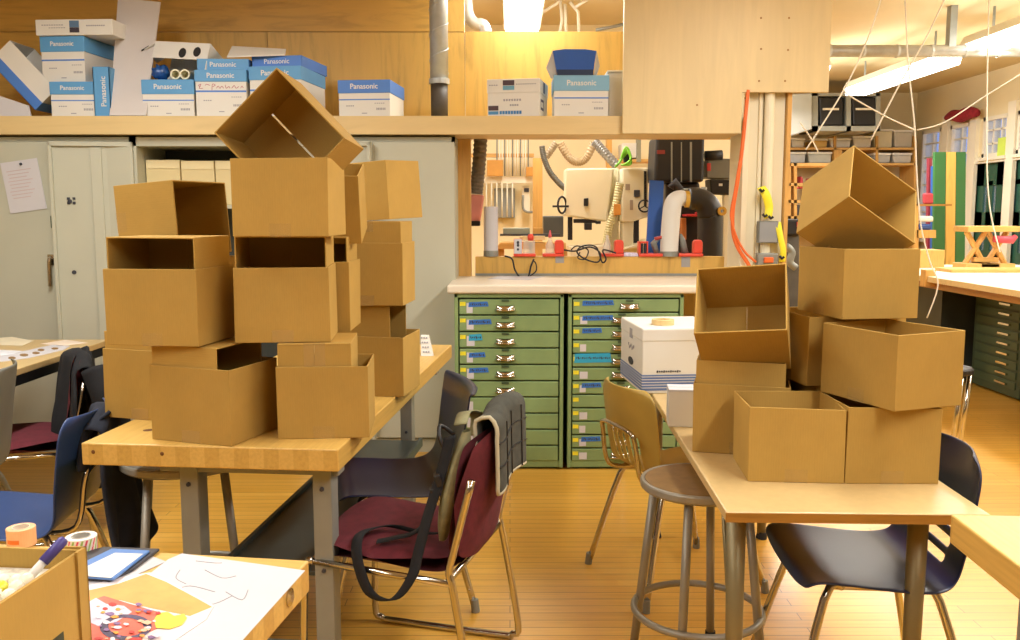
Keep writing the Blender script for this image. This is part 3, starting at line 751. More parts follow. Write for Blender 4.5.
ribbon([(.13, .16, .62), (.15, .10, .50), (.17, .03, .472), (.20, -.01, .468)], (1, .3, 0), .03).build('side_strap', M['blackfab'], bag, solid=.004, smooth=True, xf=mx)
MB().box((.175, .17, .66), (.05, .02, .035), (R(20), 0, R(20))).box((.175, .155, .62), (.036, .016, .03), (R(20), 0, R(20))).build('buckle', M['black'], bag, bevel=.004, xf=mx)
MB().tube([(.10, .19, .77), (.13, .16, .80), (.16, .17, .77), (.15, .19, .72)], .006, 8, sub=4).build('clip_ring', M['black'], bag, smooth=True, xf=mx)

def drape(name, label, chair, mat, x0, x1, front, rear, ytop, ztop, spread, seed, cat='coat', flare=.0):
    xf = chair.matrix_basis.copy()
    total = front + rear
    def f(u, v):
        s = v * total; e = 2 * u - 1
        fold = .018 * math.sin(7 * u + seed + 3 * v) + .012 * math.sin(17 * u + 2 * seed)
        if s < front: y, z = ytop - .03 - .12 * min(front - s, .3) - .02 * (front - s), ztop - (front - s); k = (front - s) / front
        else: y, z = ytop + .03 + spread * (s - front) / rear, ztop - (s - front); k = (s - front) / rear
        z += .03 * math.exp(-((s - front) / .05) ** 2)
        sh = 1 + flare * k - .25 * math.exp(-((s - front) / .07) ** 2)
        hem = .06 * math.sin(3.1 * u + seed) * k
        return Vector((x0 + (x1 - x0) * (.5 + e * .5 * sh), y + fold * (.4 + k), z + hem - .05 * e * e * (1 - k)))
    t = thing(name, label, cat, xf @ Vector(((x0 + x1) / 2, ytop, ztop - rear)), chair.rotation_euler.z)
    MB().grid(f, 30, 40).build('body', mat, t, smooth=True, solid=.016, sub=1, xf=xf)
    def col(u, v):
        e = 2 * u - 1; return Vector(((x0 + x1) / 2 + .10 * math.cos(math.pi * u), ytop + .03 * math.sin(math.pi * u) + .02 * v, ztop + .0 + .03 * v - .03 * abs(e)))
    MB().grid(col, 14, 3).build('collar', mat, t, smooth=True, solid=.01, xf=xf)
    for sx in (-1, 1) if cat == 'coat' else ():
        xs = (x0 + x1) / 2 + sx * (x1 - x0) * .40
        MB().tube([(xs, ytop + .04, ztop - .04), (xs + sx * .05, ytop + .075, ztop - .18), (xs + sx * .03, ytop + .085, ztop - .30), (xs + sx * .005, ytop + .085, ztop - rear * .7)], [.05, .05, .045, .036], 14, sub=5).build('sleeve', mat, t, smooth=True, xf=xf)
    return t
far_chair = [o for o in COL.objects if o.name.startswith('padded_chair')][-1]
drape('coat', 'black coat draped over the maroon chair at the far left table', far_chair, M['blackfab'], -.27, .27, .40, .50, .285, .775, .03, 1.0, 'coat', .10)
drape('jacket', 'dark navy jacket hanging on the back of the blue plastic chair', lc_, fabric('#1b2130', 'navy_black_cloth'), -.20, .15, .10, .45, .262, .765, .06, 2.2, 'jacket', .05)

def stool(label, x, y, r, h, top, ring=True):
    t = thing('stool', label, 'stool', (x, y, 0), R(20)); xf = t.matrix_basis.copy()
    MB().lathe([(r * .95, h - .03), (r, h - .022), (r, h - .006), (r * .985, h), (r * .93, h), (r * .925, h - .004), (0.001, h - .004)], 48).build('seat_rim', M['stool'], t, smooth=False, bevel=.002, xf=xf)
    MB().lathe([(r * .92, h - .0045), (r * .92, h - .0008), (r * .90, h + .0005), (.001, h + .0005)], 48).build('seat_pad', top, t, xf=xf)
    for k in range(4):
        a = R(45 + 90 * k); d = Vector((math.cos(a), math.sin(a), 0))
        l = MB().tube([d * r * .78 + Vector((0, 0, h - .03)), d * (r * 1.12) + Vector((0, 0, .015))], .0135, 12).build('leg', M['stool'], t, smooth=True, xf=xf)
        MB().tube([d * (r * 1.115) + Vector((0, 0, .03)), d * (r * 1.125)], [.017, .018], 12).build('foot_cap', M['rubber'], l, xf=xf)
    if ring:
        rr = r * 1.07; MB().tube([(rr * math.cos(2 * math.pi * k / 40), rr * math.sin(2 * math.pi * k / 40), .19) for k in range(40)], .011, 10, closed=True).build('foot_ring', M['stool'], t, smooth=True, xf=xf)
M['hardboard'] = paint('#8a6a3c', .55, 0, .12, 30, name='brown_hardboard')
stool('round grey metal stool with a brown seat at the left corner of the folding table', .575, 2.64, .18, .60, M['hardboard'])
stool('round grey metal stool under the left end of the workbench', -1.06, 2.87, .205, .615, M['stool'])

# ------------------------------------------------------------------ far left table with cut-out papers
t = thing('work_table', 'tan-topped table at far left covered with cut white paper', 'table', (-2.6, 4.0, 0)); xf = Matrix.Identity(4)
MB().boxr(-3.3, -2.12, 3.05, 4.72, .70, .73).build('table_top', M['laminate'], t, bevel=.004)
MB().boxr(-3.25, -2.125, 3.1, 4.68, .655, .699).build('apron', M['black'], t)
for x, y in ((-3.2, 3.12), (-2.18, 3.12), (-3.2, 4.62), (-2.18, 4.62)): MB().tube([(x, y, .66), (x, y, 0)], .02, 12).build('leg', M['black'], t, smooth=True)
def sheet(name, label, pxs, z, mat, cat='paper', th=.0012, holes=None, group=None):
    P = [atz(x, y, z) for x, y in pxs]
    o = MB().prism(P, (0, 0, th)).build(name, mat); tag(o, label, cat, group); return o
sheet('paper_sheet', 'cream sheet lying furthest back at the left edge of the far left table', [(0, 345), (22, 346), (34, 341), (12, 337), (0, 338)], .7305, paint('#e8ddc0', .7, name='cream_paper'))
sheet('paper_sheet', 'pale pink sheet at the back corner of the far left table', [(40, 344), (62, 346), (88, 343), (66, 340)], .7305, paint('#ecdccb', .7, name='blush_paper'))
o = sheet('paper_cutout', 'white paper cut-out strip with dark gaps across the far left table', [(0, 362), (30, 358), (64, 350), (70, 346), (52, 345), (30, 350), (0, 355)], .7305, M['paper'])
hm = MB()
for x, y, r in ((12, 358, 4), (24, 355, 4.5), (36, 353, 4), (41, 350, 3.6), (55, 348.5, 3.6)):
    hm.prism([atz(x + r * math.cos(a), y + r * .32 * math.sin(a), .7318) for a in [k * math.pi / 5 for k in range(10)]], (0, 0, .0006))
hm.build('cut_shape', paint('#8a6a3a', .7, name='gap_brown'), o)
sheet('paper_sheet', 'bluish white sheet at the front of the far left table', [(0, 356), (14, 354), (22, 351), (0, 350)], .7321, paint('#dfe2ea', .7, name='cool_paper'))

a = atz(421, 356, .7605); t = thing('desk_card', 'small white printed card propped behind the rear box column on the workbench', 'card', a)
MB().prism([a, a + Vector((.055, 0, 0)), a + Vector((.03, .05, .085)), a + Vector((-.005, .05, .085))], (0, .03, 0)).build('card', M['white'], t)
pt = MB()
for r in range(4):
    for k in range(3): pt.box(a + Vector((.012 + .011 * k - .004 * r, .008 + .0115 * r - .0015, .018 + .0195 * r)), (.007, .001, .007), (R(-30), 0, 0))
pt.build('printed_text', M['greyink'], t)

# ------------------------------------------------------------------ bench in the left foreground
DB = Vector((-.372, 1.602, 0)); DYAW = R(-7.8)
t = thing('workbench', 'butcher-block bench in the left foreground with drawings on it', 'table', DB, DYAW); xf = rotz_about(DB, DYAW)
bb(MB().boxr(-1.5, 0, -.78, 0, .70, .76), 'bench_top', M['benchx'], bevel=.004)
for x in (-1.35, -.12):
    for y in (-.68, -.12): bb(MB().boxr(x - .03, x + .03, y - .03, y + .03, 0, .70), 'leg', M['steel'], bevel=.002)
    bb(MB().boxr(x - .02, x + .02, -.65, -.15, .10, .15), 'stretcher', M['steel'])
b = MB(); b.lathe([(.016, 0), (.016, .003), (.008, .006), (.001, .006)], 16, (.0, -.10, .732), Euler((0, R(90), 0)).to_matrix())
bb(b, 'bolt', M['chrome'], smooth=False)
Z = .7605
o = sheet('drawing_sheet', 'large white sheet with faint pencil lines at the right end of the foreground bench', [(305, 571), (262, 565), (182, 554), (168, 560), (150, 574), (125, 600), (95, 668), (218, 668)], Z, M['paper'])
ln = MB()
for pts in ([(196, 561), (214, 563), (222, 563)], [(150, 585), (172, 590), (190, 586), (215, 592)], [(205, 570), (222, 578), (236, 576)], [(170, 600), (190, 606), (214, 604), (232, 596)], [(226, 592), (242, 600), (248, 590)], [(180, 570), (176, 578), (186, 584)]):
    ln.tube([atz(x, y, Z + .0013) for x, y in pts], .0009, 5, sub=4)
ln.build('pencil_line', M['greyink'], o)
o = sheet('painting', 'bright orange, red and yellow drawing on the foreground bench, behind the box of beads', [(80, 668), (82, 588), (118, 578), (150, 573), (178, 586), (214, 606), (206, 620), (176, 640), (150, 668)], Z + .0016, paint('#ece0e0', .6, 0, .03, 4, name='drawing_paper'))
def patch(name, pxs, mat, k):
    MB().prism([atz(x, y, Z + .0028 + k * .0004) for x, y in pxs], (0, 0, .0004)).build(name, mat, o)
patch('orange_area', [(82, 592), (118, 584), (146, 574), (166, 582), (196, 598), (212, 607), (190, 616), (150, 608), (120, 600), (84, 604)], paint('#eea860', .6, 0, .15, 14, name='orange_crayon'), 0)
patch('pink_area', [(82, 604), (104, 596), (130, 604), (158, 612), (170, 622), (150, 632), (120, 640), (110, 668), (80, 668)], paint('#e8705c', .6, 0, .2, 30, name='coral_paint'), 1)
patch('pale_area', [(82, 606), (96, 598), (106, 604), (124, 606), (132, 612), (116, 622), (98, 626), (84, 620)], paint('#d4cfe2', .6, 0, .12, 25, name='lilac_paint'), 2)
rg = MB()
rg.tube([atz(126 + 22 * math.cos(a), 627 + 11 * math.sin(a), Z + .004) for a in [k * math.pi / 11 for k in range(22)]], .006, 6, closed=True)
for v in rg.bm.verts: v.co.z = Z + .0042 + (v.co.z - Z - .004) * .04
rg.build('dark_ring', paint('#544a66', .6, 0, .3, 40, name='violet_ink'), o)
random.seed(8)
dabs = [paint('#f0c0a0', .6, name='peach_dab'), paint('#8a6c9c', .6, name='violet_dab'), paint('#e8e0ec', .6, name='white_dab'), paint('#c8403c', .6, name='crimson_dab'), paint('#f0a040', .6, name='amber_dab')]
for k in range(44):
    x, y = random.uniform(92, 158), random.uniform(603, 640); r = random.uniform(1.5, 5); a0 = random.uniform(0, 3)
    if not (x - 92) * .05 + 600 < y: continue
    patch('paint_dab', [(x + r * random.uniform(.6, 1.2) * math.cos(a0 + q * .9), y + r * .45 * random.uniform(.6, 1.2) * math.sin(a0 + q * .9)) for q in range(7)], dabs[k % 5], 4 + k * .1)
patch('yellow_shape', [(154, 620), (158, 613), (168, 612), (174, 616), (184, 614), (187, 618), (182, 625), (170, 629), (156, 628)], paint('#f2dc50', .6, 0, .08, 20, name='yellow_paint'), 3)
o = sheet('drawing_sheet', 'grey-white sheet under the blue-framed tablet on the foreground bench', [(82, 592), (130, 578), (166, 562), (150, 556), (82, 570)], Z + .0002, paint('#c9c6cc', .7, name='grey_paper'))
def slab(pxs, z0, z1): return MB().prism([Vector((atz(x, y, z0).x, atz(x, y, z0).y, z0)) for x, y in pxs], (0, 0, z1 - z0))
o = thing('tablet', 'blue-framed tablet lying in a dark case near the back of the foreground bench', 'tablet', (-.72, 1.58, Z))
slab([(78, 580), (110, 583), (134, 571), (160, 551), (104, 549), (78, 556)], Z + .0016, Z + .007).build('case', paint('#3b3a40', .5, name='dark_case'), o, bevel=.002)
slab([(80, 578.5), (114, 581), (150, 552.5), (112, 550.5), (80, 566)], Z + .0072, Z + .012).build('frame', paint('#5a86c8', .4, name='blue_frame'), o, bevel=.002)
slab([(84, 576), (111, 578), (143, 554), (115, 553), (84, 568)], Z + .0122, Z + .0128).build('screen', paint('#e4e6e4', .25, name='pale_screen'), o)
def roll(label, px, py, r, w, mat, core, stripes=False):
    p = atz(px, py, Z); t = thing('tape_roll', label, 'tape', p)
    MB().lathe([(r * .62, .001), (r, .001), (r, w), (r * .62, w)], 36, p, close=True).build('tape', mat, t, bevel=.001)
    MB().lathe([(r * .56, 0), (r * .62, 0), (r * .62, w + .001), (r * .56, w + .001)], 36, p, close=True).build('core', core, t)
    if stripes:
        for k in range(22):
            a0 = 2 * math.pi * k / 22
            q = [p + Vector((math.cos(a0 + da) * (r + .0006), math.sin(a0 + da) * (r + .0006), z)) for da, z in ((0, .002), (.13, .002), (.45, w - .002), (.32, w - .002))]
            MB()._add(q, [(0, 1, 2, 3)]).build('stripe', [paint('#e0506a', .5, name='pink_stripe'), paint('#9cc060', .5, name='green_stripe')][k % 2], t)
    return t
roll('roll of pale orange tape on the back edge of the foreground bench', 22, 545, .026, .036, paint('#f0b888', .5, 0, .08, 30, name='pale_orange_tape'), paint('#e8d8c4', .6, name='tape_core'))
q = atz(22, 545, Z); mb = MB()
for k in range(9):
    a = R(-125 + k * 6); a2 = R(-125 + (k + 1) * 6)
    mb._add([q + Vector((math.cos(x) * .0265, math.sin(x) * .0265, z)) for x, z in ((a, .010), (a2, .010), (a2, .018), (a, .018))], [(0, 1, 2, 3)])
roll_ = [o for o in COL.objects if o.name.startswith('tape_roll')][-1]; mb.build('printed_band', paint('#e87830', .5, name='orange_print'), roll_)
roll('roll of pink and green striped tape beside the box of beads', 82, 551, .028, .030, paint('#f0e6dc', .5, name='striped_base'), paint('#b8b4ac', .6, name='grey_core'), True)
# open carton of beads at the lower left
bt = thing('bead_box', 'open cardboard box of white beads at the lower left corner', 'box', (-.79, 1.11, Z), R(-5)); xf = bt.matrix_basis.copy()
th, w_, d_, h_ = .005, .16, .155, .156
wl = MB()
for x0, x1, y0, y1 in ((-w_, w_, d_ - th, d_), (-w_, -w_ + th, -d_ + th, d_ - th), (w_ - th, w_, -d_, d_ - th), (-w_, w_ - th, -d_, -d_ + th)): wl.boxr(x0, x1, y0, y1, 0, h_)
wl.build('walls', M['card'], bt, xf=xf); MB().boxr(-w_, w_, -d_, d_, -.0002, .004).build('bottom', M['card'], bt, xf=xf)
MB().boxr(w_, w_ + .004, d_ - .02, d_ + .004, 0, h_ + .003).boxr(w_ - .03, w_ + .004, d_, d_ + .004, 0, h_ + .003).build('corner_flap', M['card'], bt, xf=xf)
lf = MB()
random.seed(3)
for k in range(16):
    a, b = random.uniform(.02, .13), random.uniform(.004, .045); s = random.uniform(.006, .014)
    lf.prism([(w_ + .0008, d_ - .06 - a, b), (w_ + .0008, d_ - .06 - a - s, b + s * .3), (w_ + .0008, d_ - .06 - a - s * .4, b + s)], (.0008, 0, 0))
lf.build('leaf_print', paint('#7ea03a', .7, 0, .3, 60, name='leaf_green'), bt, xf=xf)
MB().boxr(w_ + .0002, w_ + .0007, d_ - .20, d_ - .058, 0, .06).build('dark_print', paint('#3a3f2a', .7, 0, .2, 40, name='dark_print'), bt, xf=xf)
o = MB().boxr(-w_ + .008, w_ - .008, -d_ + .008, d_ - .008, .006, .128).build('bead_bed', paint('#d8d2c4', .5, 0, .3, 90, name='bead_bed'), xf=xf)
tag(o, 'bed of small beads filling the cardboard box at lower left', 'beads', kind='stuff')
bead = None
M['bead'] = paint('#f0ead8', .25, 0, .06, 30, name='white_bead'); M['beady'] = paint('#e8e04c', .25, name='yellow_bead')
for k in range(64):
    i, j = k % 8, k // 8
    p = xf @ Vector((-.02 + .021 * i + random.uniform(-.004, .004) - .0, -.10 + .0255 * j + random.uniform(-.004, .004), .137 + random.uniform(0, .008)))
    if p.x < -.97 or abs((xf.inverted() @ p).x) > w_ - .016: continue
    yel = k in (22, 37, 54)
    o = MB().ball((0, 0, 0), .0105, 12).build('bead', M['beady' if yel else 'bead'], smooth=True, recenter=False) if bead is None or yel else bead.copy()
    if bead is not None and not yel: COL.objects.link(o)
    o.location = p
    if yel: tag(o, 'yellow bead among the white ones in the box at lower left', 'bead', 'yellow beads in the box')
    else:
        bead = bead or o; tag(o, 'white bead in the open box at lower left', 'bead', 'white beads in the box')
p = xf @ Vector((-.085, .10, .125))
o = thing('black_dish', 'dark dish half out of the beads at the lower left edge', 'dish', p)
MB().lathe([(.01, .0), (.05, .006), (.078, .035), (.082, .036), (.055, .002), (.01, -.004)], 28, p, Euler((R(38), R(10), 0)).to_matrix(), close=True).build('bowl', paint('#22281f', .4, name='dark_green_glaze'), o, smooth=True)
o = thing('marker_pen', 'purple marker pen standing in the back corner of the bead box', 'pen', xf @ Vector((.12, .11, .128)))
a, b = xf @ Vector((.11, .085, .128)), xf @ Vector((.145, .138, .178)); d = b - a
MB().tube([a, a + d * .55], .006, 12).build('barrel', M['white'], o, smooth=True)
MB().tube([a + d * .5, a + d * .95, b], [.0075, .0075, .005], 12).build('cap', paint('#4c4490', .4, name='purple_cap'), o, smooth=True)

# ------------------------------------------------------------------ corner of the bench at the right edge
RB = Vector((.939, 1.855, 0))
t = thing('workbench', 'corner of a pale butcher-block bench entering at the right edge', 'table', RB, R(-1)); xf = rotz_about(RB, R(-1)) @ Matrix.Rotation(R(-1.5), 4, 'Z')
bb(MB().boxr(0, .76, -1.3, 0, .698, .76), 'bench_top', M['bench'], bevel=.004)
for x in (.12, .64):
    for y in (-1.15, -.15): bb(MB().boxr(x - .03, x + .03, y - .03, y + .03, 0, .698), 'leg', M['steel'], bevel=.002)

# ------------------------------------------------------------------ things on the folding table
def rrect(x0, x1, y0, y1, z0, z1, n='box'): return MB().boxr(x0, x1, y0, y1, z0, z1)
q = atz(622, 386, TZ); q2 = atz(696, 391, TZ)
fb = thing('file_box', 'white file storage box with a blue striped base on the folding table', 'box', (.66, 3.69, TZ + .0005), R(5)); xf = fb.matrix_basis.copy()
MB().boxr(-.16, .16, -.20, .20, 0, .225).build('body', M['white'], fb, bevel=.004, xf=xf)
MB().boxr(-.162, .162, -.202, .202, .205, .258).build('lid', M['white'], fb, bevel=.006, xf=xf)
sb = MB().boxr(-.1612, .1612, -.2012, .2012, .012, .075)
sb.build('blue_band', paint('#5a73a8', .6, 0, .06, 20, name='blue_print'), fb, xf=xf)
for k in range(5): MB().boxr(-.1616, .1616, -.2016, .2016, .022 + k * .011, .0245 + k * .011).build('white_line', M['white'], fb, xf=xf)
hm = MB()
for s in (-1,):
    hm.prism([Vector((-.1626, y, z)) for y, z in [(.045 * math.cos(a), .10 + .016 * math.sin(a)) for a in [k * math.pi / 8 for k in range(16)]]], (.002, 0, 0))
hm.build('hand_hole', M['ink'], fb, xf=xf)
pm = MB().box((-.1615, .0, .215), (.002, .05, .04))
for k in range(7): pm.box((-.1612, -.05 + .016 * k, .165 - .006 * (k % 3)), (.002, .009, .012))
pm.build('printed_text', M['greyink'], fb, xf=xf)
lg = MB()
for k in range(11): lg.box((-.10 + .009 * k, -.2018, .088), (.006, .0012, .006 + .003 * (k % 3 == 0)), (0, R(15), 0))
lg.build('logo_lettering', M['ink'], fb, xf=xf)
o = thing('tape_roll', 'roll of tan tape lying on the lid of the white file box', 'tape', xf @ Vector((-.05, -.08, .2585)))
MB().lathe([(.028, 0), (.045, 0), (.045, .022), (.028, .022)], 30, xf @ Vector((-.05, -.08, .2585)), close=True).build('tape', paint('#d8bc84', .5, name='tan_tape'), o, bevel=.001)
p = atz(669, 428, TZ); p2 = atz(700, 432, TZ)
o = thing('small_carton', 'small plain white carton on the folding table beside the brown boxes', 'box', (p.x + .055, p.y + .06, TZ + .0005), R(-6)); xf = o.matrix_basis.copy()
MB().boxr(-.05, .05, -.05, .05, 0, .125).build('body', M['white'], o, bevel=.002, xf=xf)
MB().boxr(-.05, .05, -.0505, .05, .118, .1252).build('top_flap', M['paper'], o, xf=xf); MB().boxr(-.0505, .0505, -.001, .001, .02, .1256).build('seam', M['greyink'], o, xf=xf)
o = thing('cable_coil', 'small coil of black cable behind the white file box', 'cable', (.80, 3.26, TZ + .02))
MB().tube([(.79 + .045 * math.cos(a), 3.20 + .01 * math.sin(3 * a), TZ + .075 + .07 * math.sin(a)) for a in [k * math.pi / 12 for k in range(24)]], .006, 8, closed=True).build('loop', M['black'], o, smooth=True)
MB().box((.79, 3.20, TZ + .05), (.03, .03, .08)).build('plug', M['white'], o, bevel=.004)

# ------------------------------------------------------------------ lettering
def lettering(body, size, mat, parent, pos, xf, name='lettering', rot=(R(90), 0, 0), shear=.0, squash=1):
    cu = bpy.data.curves.new(name, 'FONT'); cu.body = body; cu.size = size; cu.align_x = 'CENTER'; cu.align_y = 'CENTER'; cu.extrude = .0003; cu.shear = shear; cu.offset = size * .012; cu.resolution_u = 3
    tmp = bpy.data.objects.new(name, cu); COL.objects.link(tmp)
    bpy.context.view_layer.update()
    me = bpy.data.meshes.new_from_object(tmp.evaluated_get(bpy.context.evaluated_depsgraph_get()))
    bpy.data.objects.remove(tmp); bpy.data.curves.remove(cu)
    me.materials.clear(); me.materials.append(mat)
    o = bpy.data.objects.new(name, me); COL.objects.link(o); o.parent = parent
    m = xf @ Matrix.Translation(pos) @ Euler(rot).to_matrix().to_4x4() @ Matrix.Diagonal((squash, 1, 1, 1))
    me.transform(chain(parent).inverted() @ m)
    return o

# ------------------------------------------------------------------ paper boxes on the shelf
SZ = SHZ + .0005
M['oceanlid'] = M['lid']
def paper_box(label, px0, px1, z0, hbody, hlid, depth=.30, yaw=0, Y=5.13, lid=None, text=True, body=True, lines=True, lidoff=0):
    a, b = at(px0, 110, Y), at(px1, 110, Y); w = (b.x - a.x); cx = (a.x + b.x) / 2
    t = thing('paper_box', label, 'box', (cx, Y, z0), R(yaw)); xf = t.matrix_basis.copy() @ Matrix.Translation((0, depth / 2, 0))
    w2, d2 = w / 2, depth / 2
    if body:
        MB().boxr(-w2 + .004, w2 - .004, -d2 + .004, d2 - .004, 0, hbody + hlid * .5).build('body', M['white'], t, bevel=.002, xf=xf)
        if lines:
            MB().boxr(-w2 + .0035, w2 - .0035, -d2 + .0032, -d2 + .004, hbody * .70, hbody * .75).build('blue_line', M['lid2'], t, xf=xf)
            pr = MB()
            for k in range(4): pr.box((-w2 + .05 + .012 * k, -d2 + .0036, hbody * .46), (.008, .0008, .006))
            for k in range(6): pr.box((w2 * .48 + .009 * k, -d2 + .0036, hbody * .32), (.006, .0008, .012))
            for k in range(5): pr.box((w2 * .42 + .012 * k, -d2 + .0036, hbody * .56), (.008, .0008, .004))
            pr.box((0, -d2 + .0036, hbody * .14), (.03, .0008, .005)); pr.build('printed_text', M['greyink'], t, xf=xf)
    l = MB().boxr(-w2, w2, -d2, d2, hbody, hbody + hlid).build('lid', lid or M['lid'], t, bevel=.003, xf=xf)
    if text: lettering('Panasonic', min(.042, w * .135), M['white'], l, (lidoff, -d2 - .0006, hbody + hlid * .5), xf)
    return t
paper_box('shut paper box at the bottom of the stack at the left end of the shelf', 50.5, 96, SZ, .12, .07)
paper_box('blue-lidded white paper box in the middle of the left shelf stack', 42.5, 88.5, SZ + .192, .165, .085, .34, -5, 5.16)
paper_box('blue-lidded paper box with the black-spotted white box on top', 142, 195, SZ, .122, .08, .30, -1)
pb = paper_box('paper box with red handwriting and two stacked blue lids', 195.5, 247.5, SZ, .19, .065, .32, 0)
paper_box('large blue lidded box second from the handwriting, behind the tipped cardboard box', 248.5, 303, SZ, .20, .075, .42, -7)
paper_box('separate blue-lidded paper box standing alone in the middle of the shelf', 337.5, 391, SZ, .128, .072, .36, -6, lid=M['lid2'])
paper_box('paper box below the upturned blue lid near the right end of the shelf', 553.5, 609, SZ, .14, .085, .28, 0, lid=paint('#7fb0d0', .55, 0, .05, 5, name='pale_blue_lid'))
# second lids stacked on boxes
def lid_only(label, px0, px1, z0, hl, depth, yaw, Y, mat, text='Panasonic'):
    a, b = at(px0, 110, Y), at(px1, 110, Y); w2 = (b.x - a.x) / 2; t = thing('box_lid', label, 'lid', ((a.x + b.x) / 2, Y, z0), R(yaw)); xf = t.matrix_basis.copy() @ Matrix.Translation((0, depth / 2, 0)); d2 = depth / 2
    MB().boxr(-w2, w2, -d2, d2, hl - .004, hl).build('top_panel', mat, t, xf=xf)
    sd = MB()
    for x0, x1, y0, y1 in ((-w2, w2, -d2, -d2 + .004), (-w2, w2, d2 - .004, d2), (-w2, -w2 + .004, -d2, d2), (w2 - .004, w2, -d2, d2)): sd.boxr(x0, x1, y0, y1, 0, hl - .004)
    sd.build('rim', mat, t, xf=xf)
    if text: lettering(text, min(.040, w2 * .26), M['white'], t, (0, -d2 - .0006, hl * .5), xf)
    return t
lid_only('upper blue lid stacked on the handwriting paper box', 199, 250, SZ + .256, .062, .30, 2, 5.16, M['lid'])
lid_only('upper blue lid on the large box behind the tipped cardboard box', 252, 304, SZ + .276, .06, .40, -9, 5.17, M['lid2'])
q = MB()
xf = pb.matrix_basis
for pts in ([(-.115, .158), (-.125, .166), (-.11, .172), (-.12, .15), (-.10, .15)], [(-.085, .165), (-.08, .172), (-.06, .166)], [(-.05, .14), (-.046, .172), (-.03, .168), (-.045, .158)], [(-.025, .15), (-.015, .162), (-.005, .15), (.005, .162), (.015, .15)], [(.025, .168), (.03, .15), (.045, .16), (.05, .15)], [(.06, .15), (.075, .165), (.085, .15), (.10, .16)], [(.11, .15), (.118, .162), (.125, .152)]):
    q.tube([(x, .0032, z + .004) for x, z in pts], .0016, 5, sub=4)
q.build('handwriting', paint('#b06070', .7, name='red_marker'), pb, xf=xf)
# open white flaps over the lids, a lid on end, the flat carton
o = MB().prism([at(227, 57.5, 5.15), at(232, 47, 5.32), at(286, 50, 5.32), at(285, 55.5, 5.15)], (0, 0, .006)).build('card_flap', M['white']); tag(o, 'loose white card lying on top of the stacked blue lids', 'card')
t = lid_only('blue box lid standing on end beside the left stack', 94.5, 111, SZ, .27, .10, 0, 5.125, M['lid'], None)
lettering('Panasonic', .042, M['white'], t, (.01, -.0012, .135), t.matrix_basis.copy(), rot=(R(90), R(-90), 0))
a, b = at(34.5, 30, 5.14), at(113.5, 30, 5.14)
t = thing('flat_carton', 'flat white carton with a dark logo on top of the left shelf stack', 'box', ((a.x + b.x) / 2, 5.14, SZ + .443), R(-3)); xf = t.matrix_basis.copy(); w2 = (b.x - a.x) / 2
MB().boxr(-w2, w2, 0, .36, 0, .085).build('body', M['white'], t, bevel=.003, xf=xf)
MB().boxr(-.025, .03, -.001, 0, .042, .078).build('logo_top', paint('#5a7898', .6, name='slate_blue_print'), t, xf=xf); MB().boxr(-.025, .03, -.001, 0, .014, .041).build('logo_bottom', paint('#3c3440', .6, name='plum_print'), t, xf=xf)
pr = MB()
for k in range(9): pr.box((-w2 + .04 + .014 * k, -.0004, .055), (.010, .0008, .005)).box((-w2 + .08 + .014 * min(k, 6), -.0004, .040), (.010, .0008, .004)).box((.075 + .012 * k, -.0004, .050), (.009, .0008, .007))
pr.build('printed_lines', M['greyink'], t, xf=xf)
# tilted open box at the far left
def tilted(label, cen, rot, dims, mat, band=None, bandw=.07):
    t = thing('paper_box', label, 'box', cen); t.rotation_euler = Euler(rot); xf = t.matrix_basis.copy(); w, d, h = [x / 2 for x in dims]
    wl = MB(); s = .005
    wl.boxr(-w, w, -d, -d + s, -h, h).boxr(-w, w, d - s, d, -h, h).boxr(-w, -w + s, -d + s, d - s, -h, h).boxr(w - s, w, -d + s, d - s, -h, h)
    wl.build('walls', mat, t, xf=xf); MB().boxr(-w + s, w - s, -d + s, d - s, -h, -h + s).build('bottom', mat, t, xf=xf)
    if band:
        bm_ = MB(); e = .002
        bm_.boxr(-w - e, w + e, -d - e, -d, -h - e, -h + bandw).boxr(-w - e, w + e, d, d + e, -h - e, -h + bandw).boxr(-w - e, -w, -d, d, -h - e, -h + bandw).boxr(w, w + e, -d, d, -h - e, -h + bandw).boxr(-w - e, w + e, -d - e, d + e, -h - e, -h)
        bm_.build('lid', band, t, xf=xf)
    return t
c = at(33, 78, 5.28)
tilted('white box with a blue band tipped over at the far left end of the shelf', (c.x, 5.30, c.z), (0, R(48), 0), (.36, .26, .165), M['white'], M['lid2'], .055)
a, b = at(0, 84, 5.14), at(31, 115, 5.14)
o = MB().prism([Vector((-3.08, 5.135, SZ)), Vector((b.x, 5.135, SZ)), Vector((b.x - .01, 5.135, SZ + .06)), Vector((-2.90, 5.135, SZ + .13)), Vector((-3.08, 5.135, SZ + .19))], (0, .012, 0)).build('foam_sheet', M['paper']); tag(o, 'pale sheet propped below the tipped white box, left end of the shelf', 'sheet')
# tall white board
o = MB().prism([at(109.5, 115.5, 5.11), at(146, 115.5, 5.11), at(160, 2, 5.35), at(118, -2, 5.35)], (0, .012, 0)).build('foam_board', paint('#cbc5c3', .7, 0, .02, 3, name='white_foam_board')); tag(o, 'tall white board leaning between the paper boxes at the left of the shelf', 'board')
